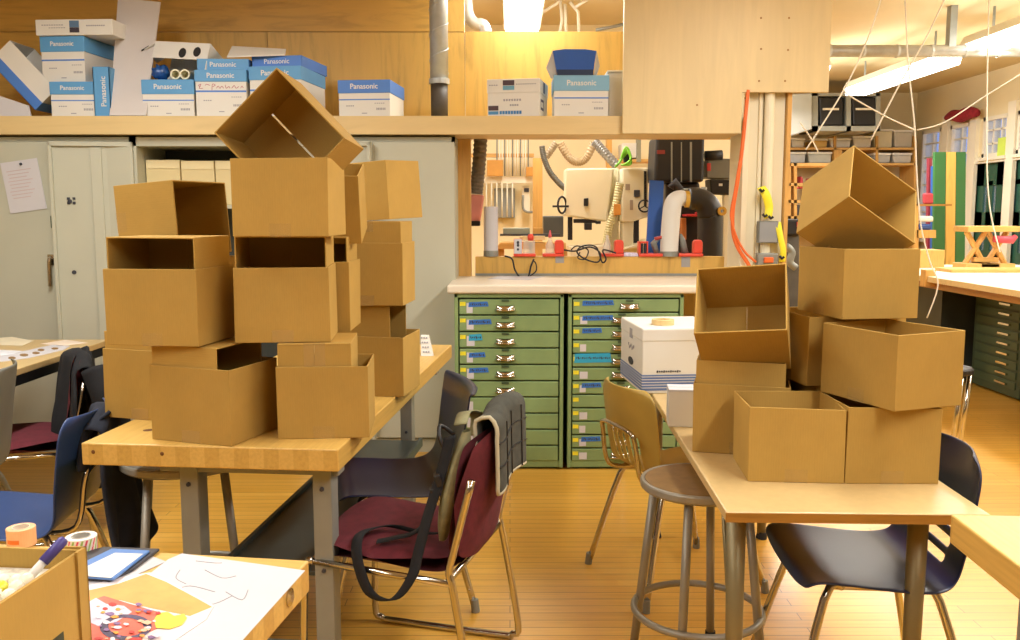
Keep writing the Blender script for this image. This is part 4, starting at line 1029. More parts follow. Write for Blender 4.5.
# cow-spotted box with tubes
zc = SZ + .204
c = at(188, 62, 5.28)
t = thing('spotted_box', 'white box with black oval spots tipped on the paper boxes', 'box', (c.x, 5.28, zc + .10)); t.rotation_euler = Euler((R(-20), R(4), R(-8))); xf = t.matrix_basis.copy()
w, d, h = .165, .10, .085; wl = MB()
wl.boxr(-w, w, -d, d, h - .004, h).boxr(-w, w, d - .004, d, -h, h - .004).boxr(-w, w, -d, -d + .004, -h * .2, h - .004).boxr(w - .004, w, -d, d, -h, h - .004)
wl.build('walls', M['white'], t, xf=xf)
MB().box((-w - .03, -d * .2, h - .03), (.075, .15, .004), (0, R(-38), 0)).build('end_flap', M['white'], t, xf=xf)
sp = []
for x, z in ((.01, .02), (.095, .03)):
    MB().prism([(x + .022 * math.cos(a), -d - .001, z + .03 * math.sin(a)) for a in [k * math.pi / 9 for k in range(18)]], (0, .001, 0)).build('spot', M['black'], t, xf=xf)
for x, z, r in ((-w - .06, h - .045, .03), (-.10, h + .0, .03)): MB().box((x, -d * .6, z + .003), (.05, .06, .005), (0, R(-38 if x < -.16 else 0), 0)).build('spot', M['black'], t, xf=xf)
for k, px in enumerate((176.5, 186)):
    p = at(px, 74.5, 5.17); t = thing('cardboard_tube', ['left of the two white tubes in front of the spotted box', 'right of the two white tubes in front of the spotted box'][k], 'tube', (p.x, 5.17, zc + .001))
    m_ = Euler((R(-90), 0, 0)).to_matrix(); r = .028
    MB().lathe([(r * .72, 0), (r, 0), (r, .09), (r * .72, .09)], 24, (p.x, 5.15, zc + r + .001), m_, close=True).build('wall', paint('#e6e2c8', .6, name='tube_card'), t, smooth=False)
    MB().lathe([(.001, .06), (r * .715, .06), (r * .715, .062), (.001, .062)], 24, (p.x, 5.15, zc + r + .001), m_).build('liner', paint('#b8b48a', .6, name='tube_inside'), t)
p = at(161, 73, 5.2); o = thing('plastic_wrap', 'crumpled dark blue plastic beside the two white tubes', 'wrapper', (p.x, 5.2, zc + .001))
mb = MB().ball((p.x, 5.2, zc + .045), .05, 16, (1.0, .8, .85))
for v in mb.bm.verts: v.co += Vector((math.sin(v.co.z * 170 + v.co.x * 90), math.sin(v.co.x * 150), math.sin(v.co.x * 210 + v.co.y * 130) * .7)) * .008
mb.build('crumple', paint('#1c4e92', .25, 0, .4, 40, name='blue_film'), o, smooth=True)
# right end of the shelf
a, b = at(487, 100, 5.13), at(539.5, 100, 5.13); w2 = (b.x - a.x) / 2
t = thing('paper_carton', 'white paper carton with dark and blue printing, right part of the shelf', 'box', ((a.x + b.x) / 2, 5.13, SZ), R(-11)); xf = t.matrix_basis.copy()
MB().boxr(-w2, w2, 0, .30, 0, .13).build('body', M['white'], t, bevel=.002, xf=xf); MB().boxr(-w2 - .003, w2 + .003, -.003, .303, .13, .205).build('lid', M['white'], t, bevel=.002, xf=xf)
prt = lambda x0, x1, z0, z1, m, n='print', y=-.004: MB().boxr(x0, x1, y, y + .0008, z0, z1).build(n, m, t, xf=xf)
prt(-w2 * .4, -w2 * .4 + .065, .17, .198, paint('#4a3840', .6, name='plum_block')); prt(-w2 * .4, -w2 * .4 + .065, .145, .168, paint('#6aa0bc', .6, name='teal_block')); prt(-w2 + .004, -w2 + .062, .034, .06, paint('#4a3840', .6), y=-.001); prt(-w2 + .004, -w2 + .062, .012, .03, paint('#4f8fc0', .6, name='azure_block'), y=-.001)
pr = MB()
for k in range(8): pr.box((-w2 + .075 + .016 * k, -.0006, .022), (.013, .0008, .018))
pr.build('blue_lettering', paint('#3f7fb8', .6, name='blue_lettering'), t, xf=xf)
pr = MB()
for k in range(7): pr.box((-w2 * .35 + .015 * k, -.0006, .09), (.010, .0008, .012), (0, R(10 * (k % 3) - 10), 0))
for k in range(9): pr.box((.02 + .013 * k, -.0036, .175), (.009, .0008, .005))
for k in range(4): pr.box((-w2 + .014 + .013 * k, -.0036, .172), (.009, .0008, .006)).box((-w2 * .1 + .013 * k, -.0006, .062), (.010, .0008, .01))
pr.build('grey_lettering', M['greyink'], t, xf=xf)
sd = MB().boxr(w2 + .003, w2 + .0038, .13, .18, .14, .20).boxr(w2, w2 + .0008, .05, .16, .04, .10); sd.build('side_print', paint('#3c3e60', .6, name='indigo_print'), t, xf=xf)
MB().boxr(w2 + .0008, w2 + .0012, .07, .14, .055, .085).build('side_panel', M['white'], t, xf=xf)
a, b = at(553, 75, 5.15), at(597, 75, 5.15); w2 = (b.x - a.x) / 2; z0 = SZ + .2255
t = thing('box_lid', 'upturned deep blue box lid on the paper box near the right end of the shelf', 'lid', ((a.x + b.x) / 2, 5.14, z0)); xf = t.matrix_basis.copy()
MB().boxr(-w2 * .85, w2 * .85, .01, .16, 0, .004).build('base', M['blue'], t, xf=xf)
MB().prism([(-w2 * .82, .0, .012), (w2 * .82, .0, .012), (w2, .07, .145), (w2 * .5, .075, .155), (-w2 * .5, .075, .155), (-w2, .07, .145)], (0, .006, 0)).build('back_wall', M['blue'], t, xf=xf)
MB().prism([(-w2 * .84, .0, .0), (-w2 * 1.0, .07, .145), (-w2 * 1.28, .12, .06), (-w2 * 1.05, .13, .0)], (.004, .004, 0)).build('side_flap', paint('#a8a4a0', .6, name='grey_inside'), t, xf=xf)
MB().prism([(w2 * .84, .0, .0), (w2 * 1.0, .07, .145), (w2 * 1.18, .12, .07), (w2 * 1.0, .13, .0)], (.004, .004, 0)).build('side_flap', paint('#a8a4a0', .6, name='grey_inside'), t, xf=xf)
MB().boxr(-w2 * .82, w2 * .82, -.01, .01, .0, .03).build('front_lip', paint('#14284c', .5, name='deep_navy_card'), t, xf=xf)
p = at(614, 100, 5.2); t = thing('plastic_bin', 'translucent white bin at the right end of the shelf by the pale panel', 'bin', (p.x + .02, 5.2, SZ))
MB().prism([(p.x - .03, 5.2, SZ), (p.x + .09, 5.2, SZ), (p.x + .09, 5.2, SZ + .26), (p.x - .036, 5.2, SZ + .25)], (0, .2, 0)).build('body', paint('#d8d4cc', .4, 0, .06, 8, name='milky_plastic'), t, bevel=.012); MB().boxr(p.x - .04, p.x + .092, 5.195, 5.405, SZ + .25, SZ + .262).build('lid', paint('#e0ddd6', .4, name='milky_lid'), t, bevel=.004)
# spiral duct standing on the shelf
x = at(439, 60, 5.55).x; r = .055
t = thing('spiral_duct', 'galvanised spiral duct with a dark boot standing on the shelf', 'duct', (x, 5.55, SZ)); zb = at(439, 79, 5.55).z
MB().lathe([(r, zb), (r, CEIL)], 28, (x, 5.55, 0)).build('pipe', M['galv'], t, smooth=True)
MB().tube([(x + (r + .001) * math.cos(a), 5.55 + (r + .001) * math.sin(a), zb + .03 + .0235 * a) for a in [k * .26 for k in range(170)] if zb + .03 + .0235 * a < CEIL], .0035, 6).build('spiral_seam', M['galv'], t, smooth=True)
MB().lathe([(r * 1.12, zb - .03), (r * 1.12, zb)], 24, (x, 5.55, 0)).build('clamp', M['galv'], t, smooth=False)
MB().lathe([(r * .92, SZ), (r * .95, zb - .03)], 24, (x, 5.55, 0)).build('boot', paint('#4a4238', .6, 0, .2, 12, name='dark_boot'), t, smooth=True)
# ------------------------------------------------------------------ things on the plywood ledge
LZ = 1.1325; LY = 5.49
def ledge_x(px): return at(px, 256, LY).x
t = thing('paper_tube', 'tall white paper roll standing at the left end of the ledge', 'roll', (ledge_x(491), LY, LZ)); r = .043
MB().lathe([(r * .9, .0), (r, .0), (r, .30), (r * .9, .30)], 24, t.location, close=True).build('paper', M['paper'], t, smooth=False)
MB().lathe([(r * 1.05, 0), (r * 1.05, .03), (r * 1.01, .035), (r * 1.01, 0)], 24, t.location, close=True).build('base_collar', M['steel'], t)
# white hose elbow
t = thing('white_hose', 'thick white hose bending over beside the blue board on the ledge', 'hose', (ledge_x(671), LY, LZ))
x0 = ledge_x(671); z1 = at(671, 200, LY).z
pts = [(x0 - .012, LY, LZ), (x0 - .01, LY, LZ + .12), (x0, LY, z1 - .06), (x0 + .018, LY + .01, z1 - .005), (x0 + .06, LY + .03, z1 + .015), (x0 + .075, LY + .06, z1)]
MB().tube(pts, [.055, .055, .055, .052, .045, .042], 22, sub=6).build('hose', M['white'], t, smooth=True)
MB().lathe([(.058, 0), (.058, .03), (.05, .032)], 22, (x0 - .012, LY, LZ)).build('collar', M['steel'], t)
MB().lathe([(.03, -.012), (.05, -.012), (.05, .012), (.03, .012)], 18, (x0 + .095, LY + .03, z1 + .005), Euler((0, R(90), 0)).to_matrix(), close=True).build('yellow_ring', paint('#c89a34', .5, name='ochre_plastic'), t)
# red tool stands, five of them, each with its own build
M['clear'] = clear('clear_plastic', '#e8e4dc', .35, .1)
def red_stand(label, px0, px1, block, extra):
    x0, x1 = ledge_x(px0), ledge_x(px1); w = x1 - x0; t = thing('tool_stand', label, 'tool stand', ((x0 + x1) / 2, LY, LZ))
    MB().boxr(x0, x1, LY - .05, LY + .05, LZ, LZ + .018).build('base', M['red'], t, bevel=.004)
    if block:   # rounded red block at one end
        a = x1 - .055 if block > 0 else x0; pr = [(a, LY - .03, LZ + .018), (a + .055, LY - .03, LZ + .018), (a + .055, LY - .03, LZ + .085), (a + .045, LY - .03, LZ + .10), (a + .01, LY - .03, LZ + .10), (a, LY - .03, LZ + .085)]
        MB().prism(pr, (0, .06, 0)).build('holder', M['red'], t, bevel=.006)
        MB().lathe([(.012, -.032), (.012, -.0305)], 14, (a + .027, LY, LZ + .04), Euler((R(90), 0, 0)).to_matrix()).build('screw', M['ink'], t)
    if extra == 'label':
        MB().boxr(x0 + .004, x0 + .05, LY - .052, LY - .046, LZ + .018, LZ + .105).build('card', M['paper'], t)
        MB().boxr(x0 + .001, x0 + .053, LY - .046, LY - .042, LZ + .015, LZ + .108).build('card_frame', paint('#e88a80', .6, name='pink_frame'), t)
        m = MB()
        for k, z in enumerate((.085, .068, .044)): m.ball((x0 + .027, LY - .053, LZ + z), .010 - .001 * k, 10, (.9, .25, 1))
        m.build('printed_figure', M['ink'], t, smooth=True)
        MB().boxr(x0 + .06, x1 - .004, LY - .04, LY + .04, LZ + .018, LZ + .095).build('clear_case', M['clear'], t)
        MB().lathe([(.017, 0), (.02, .025), (.012, .04)], 16, (x1 - .03, LY, LZ + .095)).build('knob', M['red'], t, smooth=True)
        MB().box((x1 - .03, LY, LZ + .055), (.014, .05, .06)).build('tool', M['grayplas'], t)
    if extra == 'bottle':
        xm = x0 + .045
        MB().lathe([(.026, 0), (.028, .05), (.012, .08), (.010, .095)], 18, (xm, LY, LZ + .018)).build('bottle', M['clear'], t, smooth=True); MB().lathe([(.010, 0), (.010, .012), (.003, .045)], 14, (xm, LY, LZ + .113)).build('nozzle', paint('#d85a64', .4, name='pink_nozzle'), t, smooth=True)
    if extra == 'bottle2':
        xm = x0 + .035
        MB().tube([(xm, LY, LZ + .018), (xm + .004, LY, LZ + .06), (xm + .006, LY, LZ + .10), (xm + .004, LY, LZ + .13)], [.026, .026, .012, .008], 16).build('bottle', M['clear'], t, smooth=True)
    if extra == 'gun':
        MB().boxr(x0, x0 + .01, LY - .04, LY + .04, LZ + .018, LZ + .09).boxr(x0, x0 + .055, LY - .04, LY - .03, LZ + .08, LZ + .092).boxr(x0 + .048, x0 + .055, LY - .04, LY + .04, LZ + .018, LZ + .08).build('frame', M['red'], t, bevel=.002)
        for dx in (.018, .036): MB().boxr(x0 + dx, x0 + dx + .011, LY - .02, LY + .02, LZ + .02, LZ + .078).build('slot_tool', M['ink'], t)
        MB().tube([(x1 - .03, LY, LZ + .02), (x1 - .05, LY, LZ + .08), (x1 - .02, LY, LZ + .11)], [.015, .02, .012], 14).build('handle', M['grayplas'], t, smooth=True); MB().tube([(x1 - .045, LY - .01, LZ + .105), (x1 + .006, LY - .01, LZ + .118), (x1 + .004, LY - .01, LZ + .09)], [.012, .01, .006], 12).build('trigger', paint('#a83a34', .4, name='dark_red'), t, smooth=True)
    if extra == 'tilt':
        MB().tube([(x0 + .045, LY, LZ + .02), (x0 + .028, LY, LZ + .10), (x0 + .016, LY, LZ + .135)], [.022, .017, .006], 16).build('grey_bottle', M['grayplas'], t, smooth=True)
    return t
red_stand('red stand with a small printed card at the left end of the ledge', 513.5, 535.5, 0, 'label')
red_stand('red stand holding a bottle with a pink nozzle, second along the ledge', 542.5, 563.5, 1, 'bottle')
red_stand('red stand in the middle of the ledge with cords in front of it', 600.5, 623, 1, 'bottle2')
red_stand('red stand with a dark red tool just left of the white hose', 638, 661.5, 0, 'gun')
red_stand('red stand just right of the white hose with a leaning grey bottle', 677.5, 701.5, 1, 'tilt')
o = MB().prism([(ledge_x(622), LY - .03, LZ), (ledge_x(638), LY - .03, LZ), (ledge_x(637), LY - .03, LZ + .02), (ledge_x(624), LY - .03, LZ + .026)], (0, .05, 0)).build('tissue_pack', paint('#c8c4e0', .5, 0, .3, 60, name='lilac_wrap'), bevel=.004); tag(o, 'small white and violet packet between two red stands', 'packet')
def cord(name, label, pts, r, mat, cat='cord', sub=6):
    o = MB().tube(pts, r, 8, sub=sub).build(name, mat, smooth=True); return tag(o, label, cat)
yv = LY - .075
cord('cord', 'black cord hanging from the ledge onto the counter', [at(505, 256, yv + .03), at(512, 259, yv - .002), at(515, 270, yv - .002), at(521, 278, yv - .01), at(528, 277, yv - .01), at(531, 266, yv - .004), at(534, 259, yv)], .0055, M['black'])
cord('cord', 'short black cord loop hanging below the first red stand', [at(530, 276, yv), at(536, 271, yv), at(536, 264, yv), at(533, 260, yv)], .004, M['black'])
cord('cord', 'tangled black cord looping over the middle of the ledge', [at(564, 250, yv), at(575, 251, yv), at(590, 247, yv), at(600, 253, yv), at(598, 262, yv), at(585, 259, yv), at(577, 252, yv), at(583, 246, yv), at(596, 247, yv), at(602, 262, yv), at(606, 259, yv), at(603, 250, yv), at(616, 253, yv)], .005, M['black'])
cord('cord', 'black cord curled beside the middle tool stand', [at(571, 250, yv + .02), at(577, 246, yv + .02), at(588, 250, yv + .02), at(585, 259, yv), at(578, 258, yv), at(580, 252, yv)], .004, M['black'])
for k, (px, l) in enumerate(((560, 'grey tape patch on the ledge below the second red stand'), (686, 'grey tape patch on the ledge below the rightmost red stand'))):
    a, b = at(px - 4.5, 258, 5.46), at(px + 4, 267 if k else 263, 5.46)
    o = MB().boxr(a.x, b.x, 5.459, 5.4615, b.z, 1.1325).boxr(a.x, b.x, 5.459, 5.50, 1.1322, 1.1338).build('tape_patch', paint('#9c9a98', .5, 0, .05, 20, name='duct_tape')); tag(o, l, 'tape')
o = MB().prism([atz(487, 279, 1.0155), atz(528, 280, 1.0155), atz(545, 276.5, 1.0155), atz(500, 276, 1.0155)], (0, 0, .001)).build('paper_sheet', M['paper']); tag(o, 'white sheets lying on the counter below the black cord', 'paper')
# blue board
o = MB().pprism([(645, 276), (660, 276), (664, 181), (650, 180)], 5.62, .03).build('blue_board', M['blue'], bevel=.003); tag(o, 'upright deep blue board behind the ledge beside the white hose', 'board')
# ------------------------------------------------------------------ machine room
def part(mb, name, mat, t, **kw): return mb.build(name, mat, t, **kw)
Y1 = 6.7
t = thing('bandsaw', 'large cream bandsaw with a square wheel cover behind the ledge', 'bandsaw', at(590, 300, Y1) * 1.0); t.location.z = 0
part(MB().pprism([(565, 216), (566, 168.5), (614.5, 168), (607, 222)], Y1, .30), 'wheel_cover', M['machine'], t, bevel=.012)
part(MB().prect(609, 168, 619, 262, Y1 + .18, .16), 'column', M['machine'], t, bevel=.01)
part(MB().pprism([(572, 262), (570, 247), (608, 245), (612, 262)], Y1 - .05, .4), 'table', M['machine'], t, bevel=.006)
part(MB().prect(566, 262, 616, 330, Y1, .32), 'lower_cover', M['machine'], t, bevel=.012)
part(MB().prect(568, 217, 572.5, 240, Y1 + .05, .04), 'guide_post', M['black'], t)
part(MB().prect(574, 219, 597, 223, Y1 + .02, .08).prect(585, 223, 592, 230, Y1, .1).prect(596, 221, 601, 224, Y1, .06), 'blade_guide', M['black'], t, bevel=.004)
part(MB().pprism([(584, 206), (588, 206), (588.5, 198), (584, 198.5)], Y1 - .025, .024), 'latch', M['black'], t, bevel=.003)
def wheel(px, py, Y, r, t, mat=M['black'], name='hand_wheel'):
    c = at(px, py, Y); m = MB().tube([(c.x + r * math.cos(a), Y, c.z + r * math.sin(a)) for a in [k * math.pi / 12 for k in range(24)]], r * .14, 8, closed=True)
    for a in (R(90), R(210), R(330)): m.tube([(c.x, Y, c.z), (c.x + r * math.cos(a), Y, c.z + r * math.sin(a))], r * .10, 6)
    return m.build(name, mat, t, smooth=True)
c = at(562, 205, Y1 - .02)
wm = MB().tube([(c.x + .032 * math.cos(a), c.y + .03 * math.cos(a), c.z + .06 * math.sin(a)) for a in [k * math.pi / 10 for k in range(20)]], .008, 8, closed=True).tube([(c.x - .07, c.y, c.z - .01), (c.x + .05, c.y, c.z - .01)], .008, 8)
wm.build('hand_wheel', M['black'], t, smooth=True)
t = thing('bandsaw', 'narrower cream bandsaw with a black slot and hand wheel, left of the blue board', 'bandsaw', (at(636, 300, Y1).x, Y1, 0))
part(MB().pprism([(622, 222), (622.5, 168), (648, 167.5), (648, 217), (632, 222)], Y1, .26), 'wheel_cover', M['machine'], t, bevel=.010)
part(MB().prect(644, 171, 646.5, 206, Y1 - .006, .008), 'slot', M['black'], t); wheel(644.5, 206, Y1 - .03, .043, t)
part(MB().prect(634, 190, 640, 197, Y1 - .01, .012), 'knob', M['ink'], t, bevel=.004); part(MB().prect(625.5, 184, 630, 190, Y1 - .005, .006).prect(630, 200, 633, 210, Y1 - .005, .006), 'label_plate', paint('#a89888', .6, name='faded_plate'), t)
part(MB().pprism([(622.5, 246), (623, 222), (634, 220), (633, 246)], Y1 + .02, .2).prect(620, 246, 640, 330, Y1, .26), 'pedestal', M['machine'], t, bevel=.008); part(MB().prect(634, 218, 639, 243, Y1 + .04, .04), 'guide_post', M['black'], t)
part(MB().pprism([(622, 250), (660, 243), (660, 239), (648, 240)], Y1 - .1, .3), 'table', M['machine'], t)
# black drill press with its belt head
Y2 = 6.4
t = thing('drill_press', 'tall black drill press filling the right of the opening', 'drill press', (at(685, 300, Y2).x, Y2, 0))
part(MB().pprism([(654, 182), (656.5, 136), (705, 136), (704, 182)], Y2, .35), 'head', M['black'], t, bevel=.02)
part(MB().prect(666, 182, 700, 262, Y2 + .1, .25), 'body', paint('#221c1a', .4, 0, .2, 8, name='brown_black_paint'), t, bevel=.02)
part(MB().prect(671, 142, 672.5, 182, Y2 - .004, .005).prect(681, 142, 682, 182, Y2 - .004, .005).prect(690, 142, 692, 182, Y2 - .004, .005), 'trim_strip', M['steel'], t)
part(MB().prect(657, 150, 665, 154, Y2 - .005, .006), 'red_badge', paint('#7a2a26', .5, name='dull_red'), t)
part(MB().tube([at(671, 188, Y2 - .02), at(675, 182, Y2 - .02), at(680, 190, Y2 - .02)], .03, 10), 'spindle', M['ink'], t, smooth=True)
part(MB().prect(686.5, 214, 710, 216.5, Y2 - .08, .16).prect(701, 216, 705.5, 223, Y2 - .05, .04).prect(696, 212, 702, 214, Y2 - .03, .05), 'red_table', paint('#c03434', .4, name='signal_red'), t, bevel=.004)
part(MB().tube([at(680, 190, Y2 - .03), at(700, 189, Y2 - .03)], .011, 10).tube([at(690, 200, Y2 - .03), at(705, 197, Y2 - .03)], .009, 10).tube([at(704, 187, Y2 - .03), at(703, 200, Y2 - .03)], .022, 10), 'feed_arm', M['steel'], t, smooth=True)
part(MB().prect(681, 218, 686.5, 240, Y2 + .02, .06), 'orange_grip', paint('#b06a30', .5, name='amber_handle'), t, bevel=.006)
# black elbow duct
t = thing('elbow_duct', 'thick black elbow duct rising right of the drill press', 'duct', (at(710, 300, 6.1).x, 6.1, 0)); a = lambda x, y: at(x, y, 6.1)
part(MB().tube([(a(710, 300).x, 6.1, 0), a(710, 240), a(710, 215), a(706, 204), a(697, 199), a(690, 199)], [.085, .085, .085, .08, .075, .075], 20, sub=5), 'duct', paint('#25221f', .45, 0, .15, 10, name='black_duct'), t, smooth=True)
part(MB().lathe([(.012, -.01), (.03, -.01), (.03, .01), (.012, .01)], 16, at(722, 211, 6.02), Euler((R(90), 0, 0)).to_matrix(), close=True), 'valve_ring', paint('#c89a34', .5), t)
t = thing('motor_unit', 'grey electric motor box with a black base at the right of the opening', 'motor', at(722, 196, 6.5))
part(MB().pprism([(706.5, 178), (707.5, 160), (712, 158), (741, 159), (741, 179)], 6.5, .2), 'cover', M['grayplas'], t, bevel=.008); part(MB().pprism([(711, 194), (710, 179), (733, 180), (731, 195)], 6.5, .18), 'motor', M['black'], t, bevel=.01); part(MB().prect(719, 183.5, 722.5, 186, 6.494, .006), 'plate', M['white'], t)
part(MB().prect(707, 163, 711, 171, 6.49, .012), 'red_button', paint('#c04040', .4), t, bevel=.003); part(MB().tube([at(705, 156, 6.5), at(722, 155, 6.5)], .035, 14), 'shaft', M['black'], t, smooth=True); part(MB().prect(724, 195, 733, 400, 6.6, .06), 'post', M['machine'], t)
# left side of the machine room: hose, nozzle, loom-like rack, panels
def hose(label, pts, r, mat, name='flexible_hose'):
    t = thing(name, label, 'hose', pts[0]); ps, _ = smooth_path([Vector(p) for p in pts], [1] * len(pts), 10); n = len(ps)
    L = sum((ps[i + 1] - ps[i]).length for i in range(n - 1)); k = max(8, int(L / (r * .55)))
    rr = []; out = []
    for i in range(k * 2):
        f = i / (k * 2 - 1) * (n - 1); q = min(int(f), n - 2); out.append(ps[q].lerp(ps[q + 1], f - q)); rr.append(r * (1.06 if i % 2 else .92))
    MB().tube(out, rr, 16).build('tube', mat, t, smooth=False); return t
M['hose'] = paint('#7e7668', .6, 0, .1, 10, name='grey_brown_hose')
t = hose('ribbed grey hose hanging at the left of the opening', [at(481, 128, 5.73), at(480, 150, 5.72), at(478, 175, 5.72), at(476, 194, 5.72)], .042, M['hose'])
MB().pprism([(470, 222), (468, 216), (471, 194), (484, 195), (483.5, 200), (480, 222)], 5.68, .08).build('nozzle', paint('#e09080', .5, 0, .06, 10, name='salmon_plastic'), t, bevel=.01); MB().prect(466, 221, 480, 226, 5.67, .1).build('nozzle_clamp', M['black'], t, bevel=.005)
hose('thin dark hose curving down to the large bandsaw', [at(542, 146, 6.9), at(544, 158, 6.9), at(550, 172, 6.9), at(560, 184, 6.9), at(566, 189, 6.9)], .022, paint('#5c5a52', .5, 0, .1, 10, name='dark_hose'))
hose('tan hose sagging under the shelf behind the large bandsaw', [at(560, 143, 7.3), at(568, 156, 7.3), at(577, 162, 7.3), at(586, 158, 7.3), at(594, 143, 7.3)], .032, paint('#a8906c', .6, 0, .1, 10, name='tan_hose'))
hose('grey pipe slanting down between the two bandsaws', [at(594, 141, 7.0), at(603, 151, 7.0), at(617, 166, 7.0)], .036, paint('#7e7a76', .4, .3, .1, 10, name='grey_pipe'))
hose('short tan hose end beside the thin dark hose', [at(556, 143, 7.2), at(551, 150, 7.2), at(546, 157, 7.2)], .028, paint('#8e7c60', .6, 0, .1, 10, name='drab_hose'))
hose('ribbed white-green hose beside the large bandsaw', [at(620, 183, 6.6), at(616, 205, 6.6), at(610, 225, 6.6), at(606, 244, 6.6)], .03, paint('#c4bf90', .5, 0, .1, 10, name='cloudy_hose'))
t = thing('extension_cord', 'bright green cord bundle hung above the narrow bandsaw', 'cord', at(624, 165, 6.6)); g = MB()
for k in range(4): g.tube([at(615 + k, 167 - k, 6.6 - .01 * k), at(619 + k * 1.5, 163 - 2 * k, 6.6), at(626 + k * .8, 147 + 2 * k, 6.58), at(631, 158 + 2 * k, 6.57), at(624 - k, 165, 6.56)], .007, 8, sub=5)
g.build('coil', paint('#7cc83c', .4, name='lime_cord'), t, smooth=True); MB().prect(624, 150, 630, 162, 6.62, .05).build('hook', M['black'], t)
o = MB().prect(614, 204, 621, 215, 6.55, .08).build('orange_block', paint('#d0903c', .5, 0, .1, 10, name='amber_block'), bevel=.004); tag(o, 'small orange-brown block between the two bandsaws', 'block')
o = MB().prect(533, 158, 542.5, 385, 7.2, .1).build('wood_post', M['pine']); tag(o, 'wooden post standing in the machine room left of the large bandsaw', 'post')
t = thing('wall_rack', 'rack of thin pale rods on two wooden rails on the machine room wall', 'rack', at(508, 170, 8.7))
for py in (153.5, 177): MB().prect(469, py, 534, py + (3.5 if py < 170 else 6), 8.7, .08).build('rail', M['pinex'] if py < 170 else M['winframe'], t)
for k in range(13): px = 497 + k * 2.6; MB().tube([at(px, 138, 8.66), at(px, 176, 8.66)], .006, 8).build('rod', M['winframe'] if k % 3 else M['grayplas'], t, smooth=True)
for k in range(8): px = 476 + k * 5.2; MB().tube([at(px, 183, 8.66), at(px, 217, 8.66)], .007, 8).build('rod', paint('#d8d4c0', .5, name='pale_rod'), t, smooth=True)
for x, y, w_ , l in ((487, 160, 16, 'left brown box on the upper rail of the rod rack'), (526, 167, 9, 'right brown box on the rod rack beside the post')):
    o = MB().prect(x, y, x + w_, 176, 8.6, .12).build('small_box', paint('#c08a3c', .6, 0, .08, 10, name='brown_card'), bevel=.004); tag(o, l, 'box')
o = MB().prect(494, 188, 515, 218, 8.86, .138).build('breaker_panel', paint('#8e9494', .5, .2, .05, 6, name='grey_panel_paint'), bevel=.01); tag(o, 'grey metal panel on the machine room wall behind the white roll', 'panel')
t = thing('wall_phone', 'small pale wall fitting with a dark dial between grey panel and post', 'fitting', at(526, 200, 8.8)); MB().prect(522, 186, 530, 213, 8.8, .06).build('plate', M['winframe'], t, bevel=.01); MB().prect(524, 188, 529, 192, 8.78, .02).build('dial', M['ink'], t, bevel=.005)
MB().tube([at(523, 195, 8.77), at(523, 208, 8.77), at(527, 212, 8.77), at(533, 212, 8.77)], .012, 8, sub=4).build('pipe', M['steel'], t, smooth=True)
o = MB().prect(543.5, 216, 563.5, 237, 6.9, .2).build('control_box', paint('#4c4e4a', .5, 0, .08, 8, name='charcoal_box'), bevel=.008); tag(o, 'charcoal control box left of the large bandsaw', 'box')
t = thing('tool_bench', 'low bench with boards and tools behind the red stands at left', 'bench', at(540, 300, 6.3)); t.location.z = 0
MB().pprism([(496, 249), (500, 243), (566, 243), (566, 249)], 6.3, .35).build('top', M['pinex'], t); MB().prect(520, 236, 545, 240, 6.35, .2).build('board', paint('#d8c8a8', .6, name='pale_board'), t); MB().prect(500, 234, 560, 236, 6.4, .08).build('rail', M['ink'], t)
for px in (500, 563):
    a = at(px, 249, 6.4); MB().boxr(a.x - .03, a.x + .03, 6.38, 6.44, 0, a.z).build('leg', M['pine'], t)
MB().prect(503, 228, 530, 234, 6.45, .1).build('tray', paint('#9aa090', .5, name='dull_tray'), t, bevel=.004); MB().prect(533, 228, 543, 234, 6.45, .08).build('block', M['pine'], t)
t = thing('wall_shelf', 'wooden shelf with a white cabinet high on the machine room wall', 'shelf', at(640, 165, 8.6)); MB().prect(607, 136, 612, 175, 8.6, .12).build('upright', M['pine'], t); MB().prect(622, 143, 641, 158, 8.5, .3).build('cabinet', M['white'], t, bevel=.01); MB().prect(618, 159, 655, 161.5, 8.5, .35).build('board', M['pinex'], t); MB().prect(637, 136, 641, 162, 8.45, .08).build('bracket', paint('#8a8a78', .5, name='olive_grey'), t)
# pipes near the ceiling seen through the gap above the plywood
t = thing('ceiling_pipes', 'thin pale pipes and wires near the machine room ceiling', 'pipes', at(570, 20, 8.0))
for pts in ([(540, 14), (556, 4), (566, -4)], [(560, -2), (562, 20), (560, 32)], [(565, 4), (566, 33)], [(570, 2), (578, 12), (579, 32)], [(574, 8), (590, -2)], [(596, 30), (612, 27), (625, 24)]):
    MB().tube([at(x, y, 8.0) for x, y in pts], .014, 8).build('pipe', M['winframe'] if pts[0][0] < 590 else M['steel'], t, smooth=True)
t = thing('elbow_pipe', 'grey elbow pipe above the plywood near the left of the gap', 'pipe', at(476, 26, 7.0)); MB().tube([at(466, -30, 7.0), at(467, 10, 7.0), at(474, 23, 7.0), at(483, 25, 7.0), at(486, 33, 7.0)], .045, 14, sub=4).build('elbow', M['galv'], t, smooth=True)

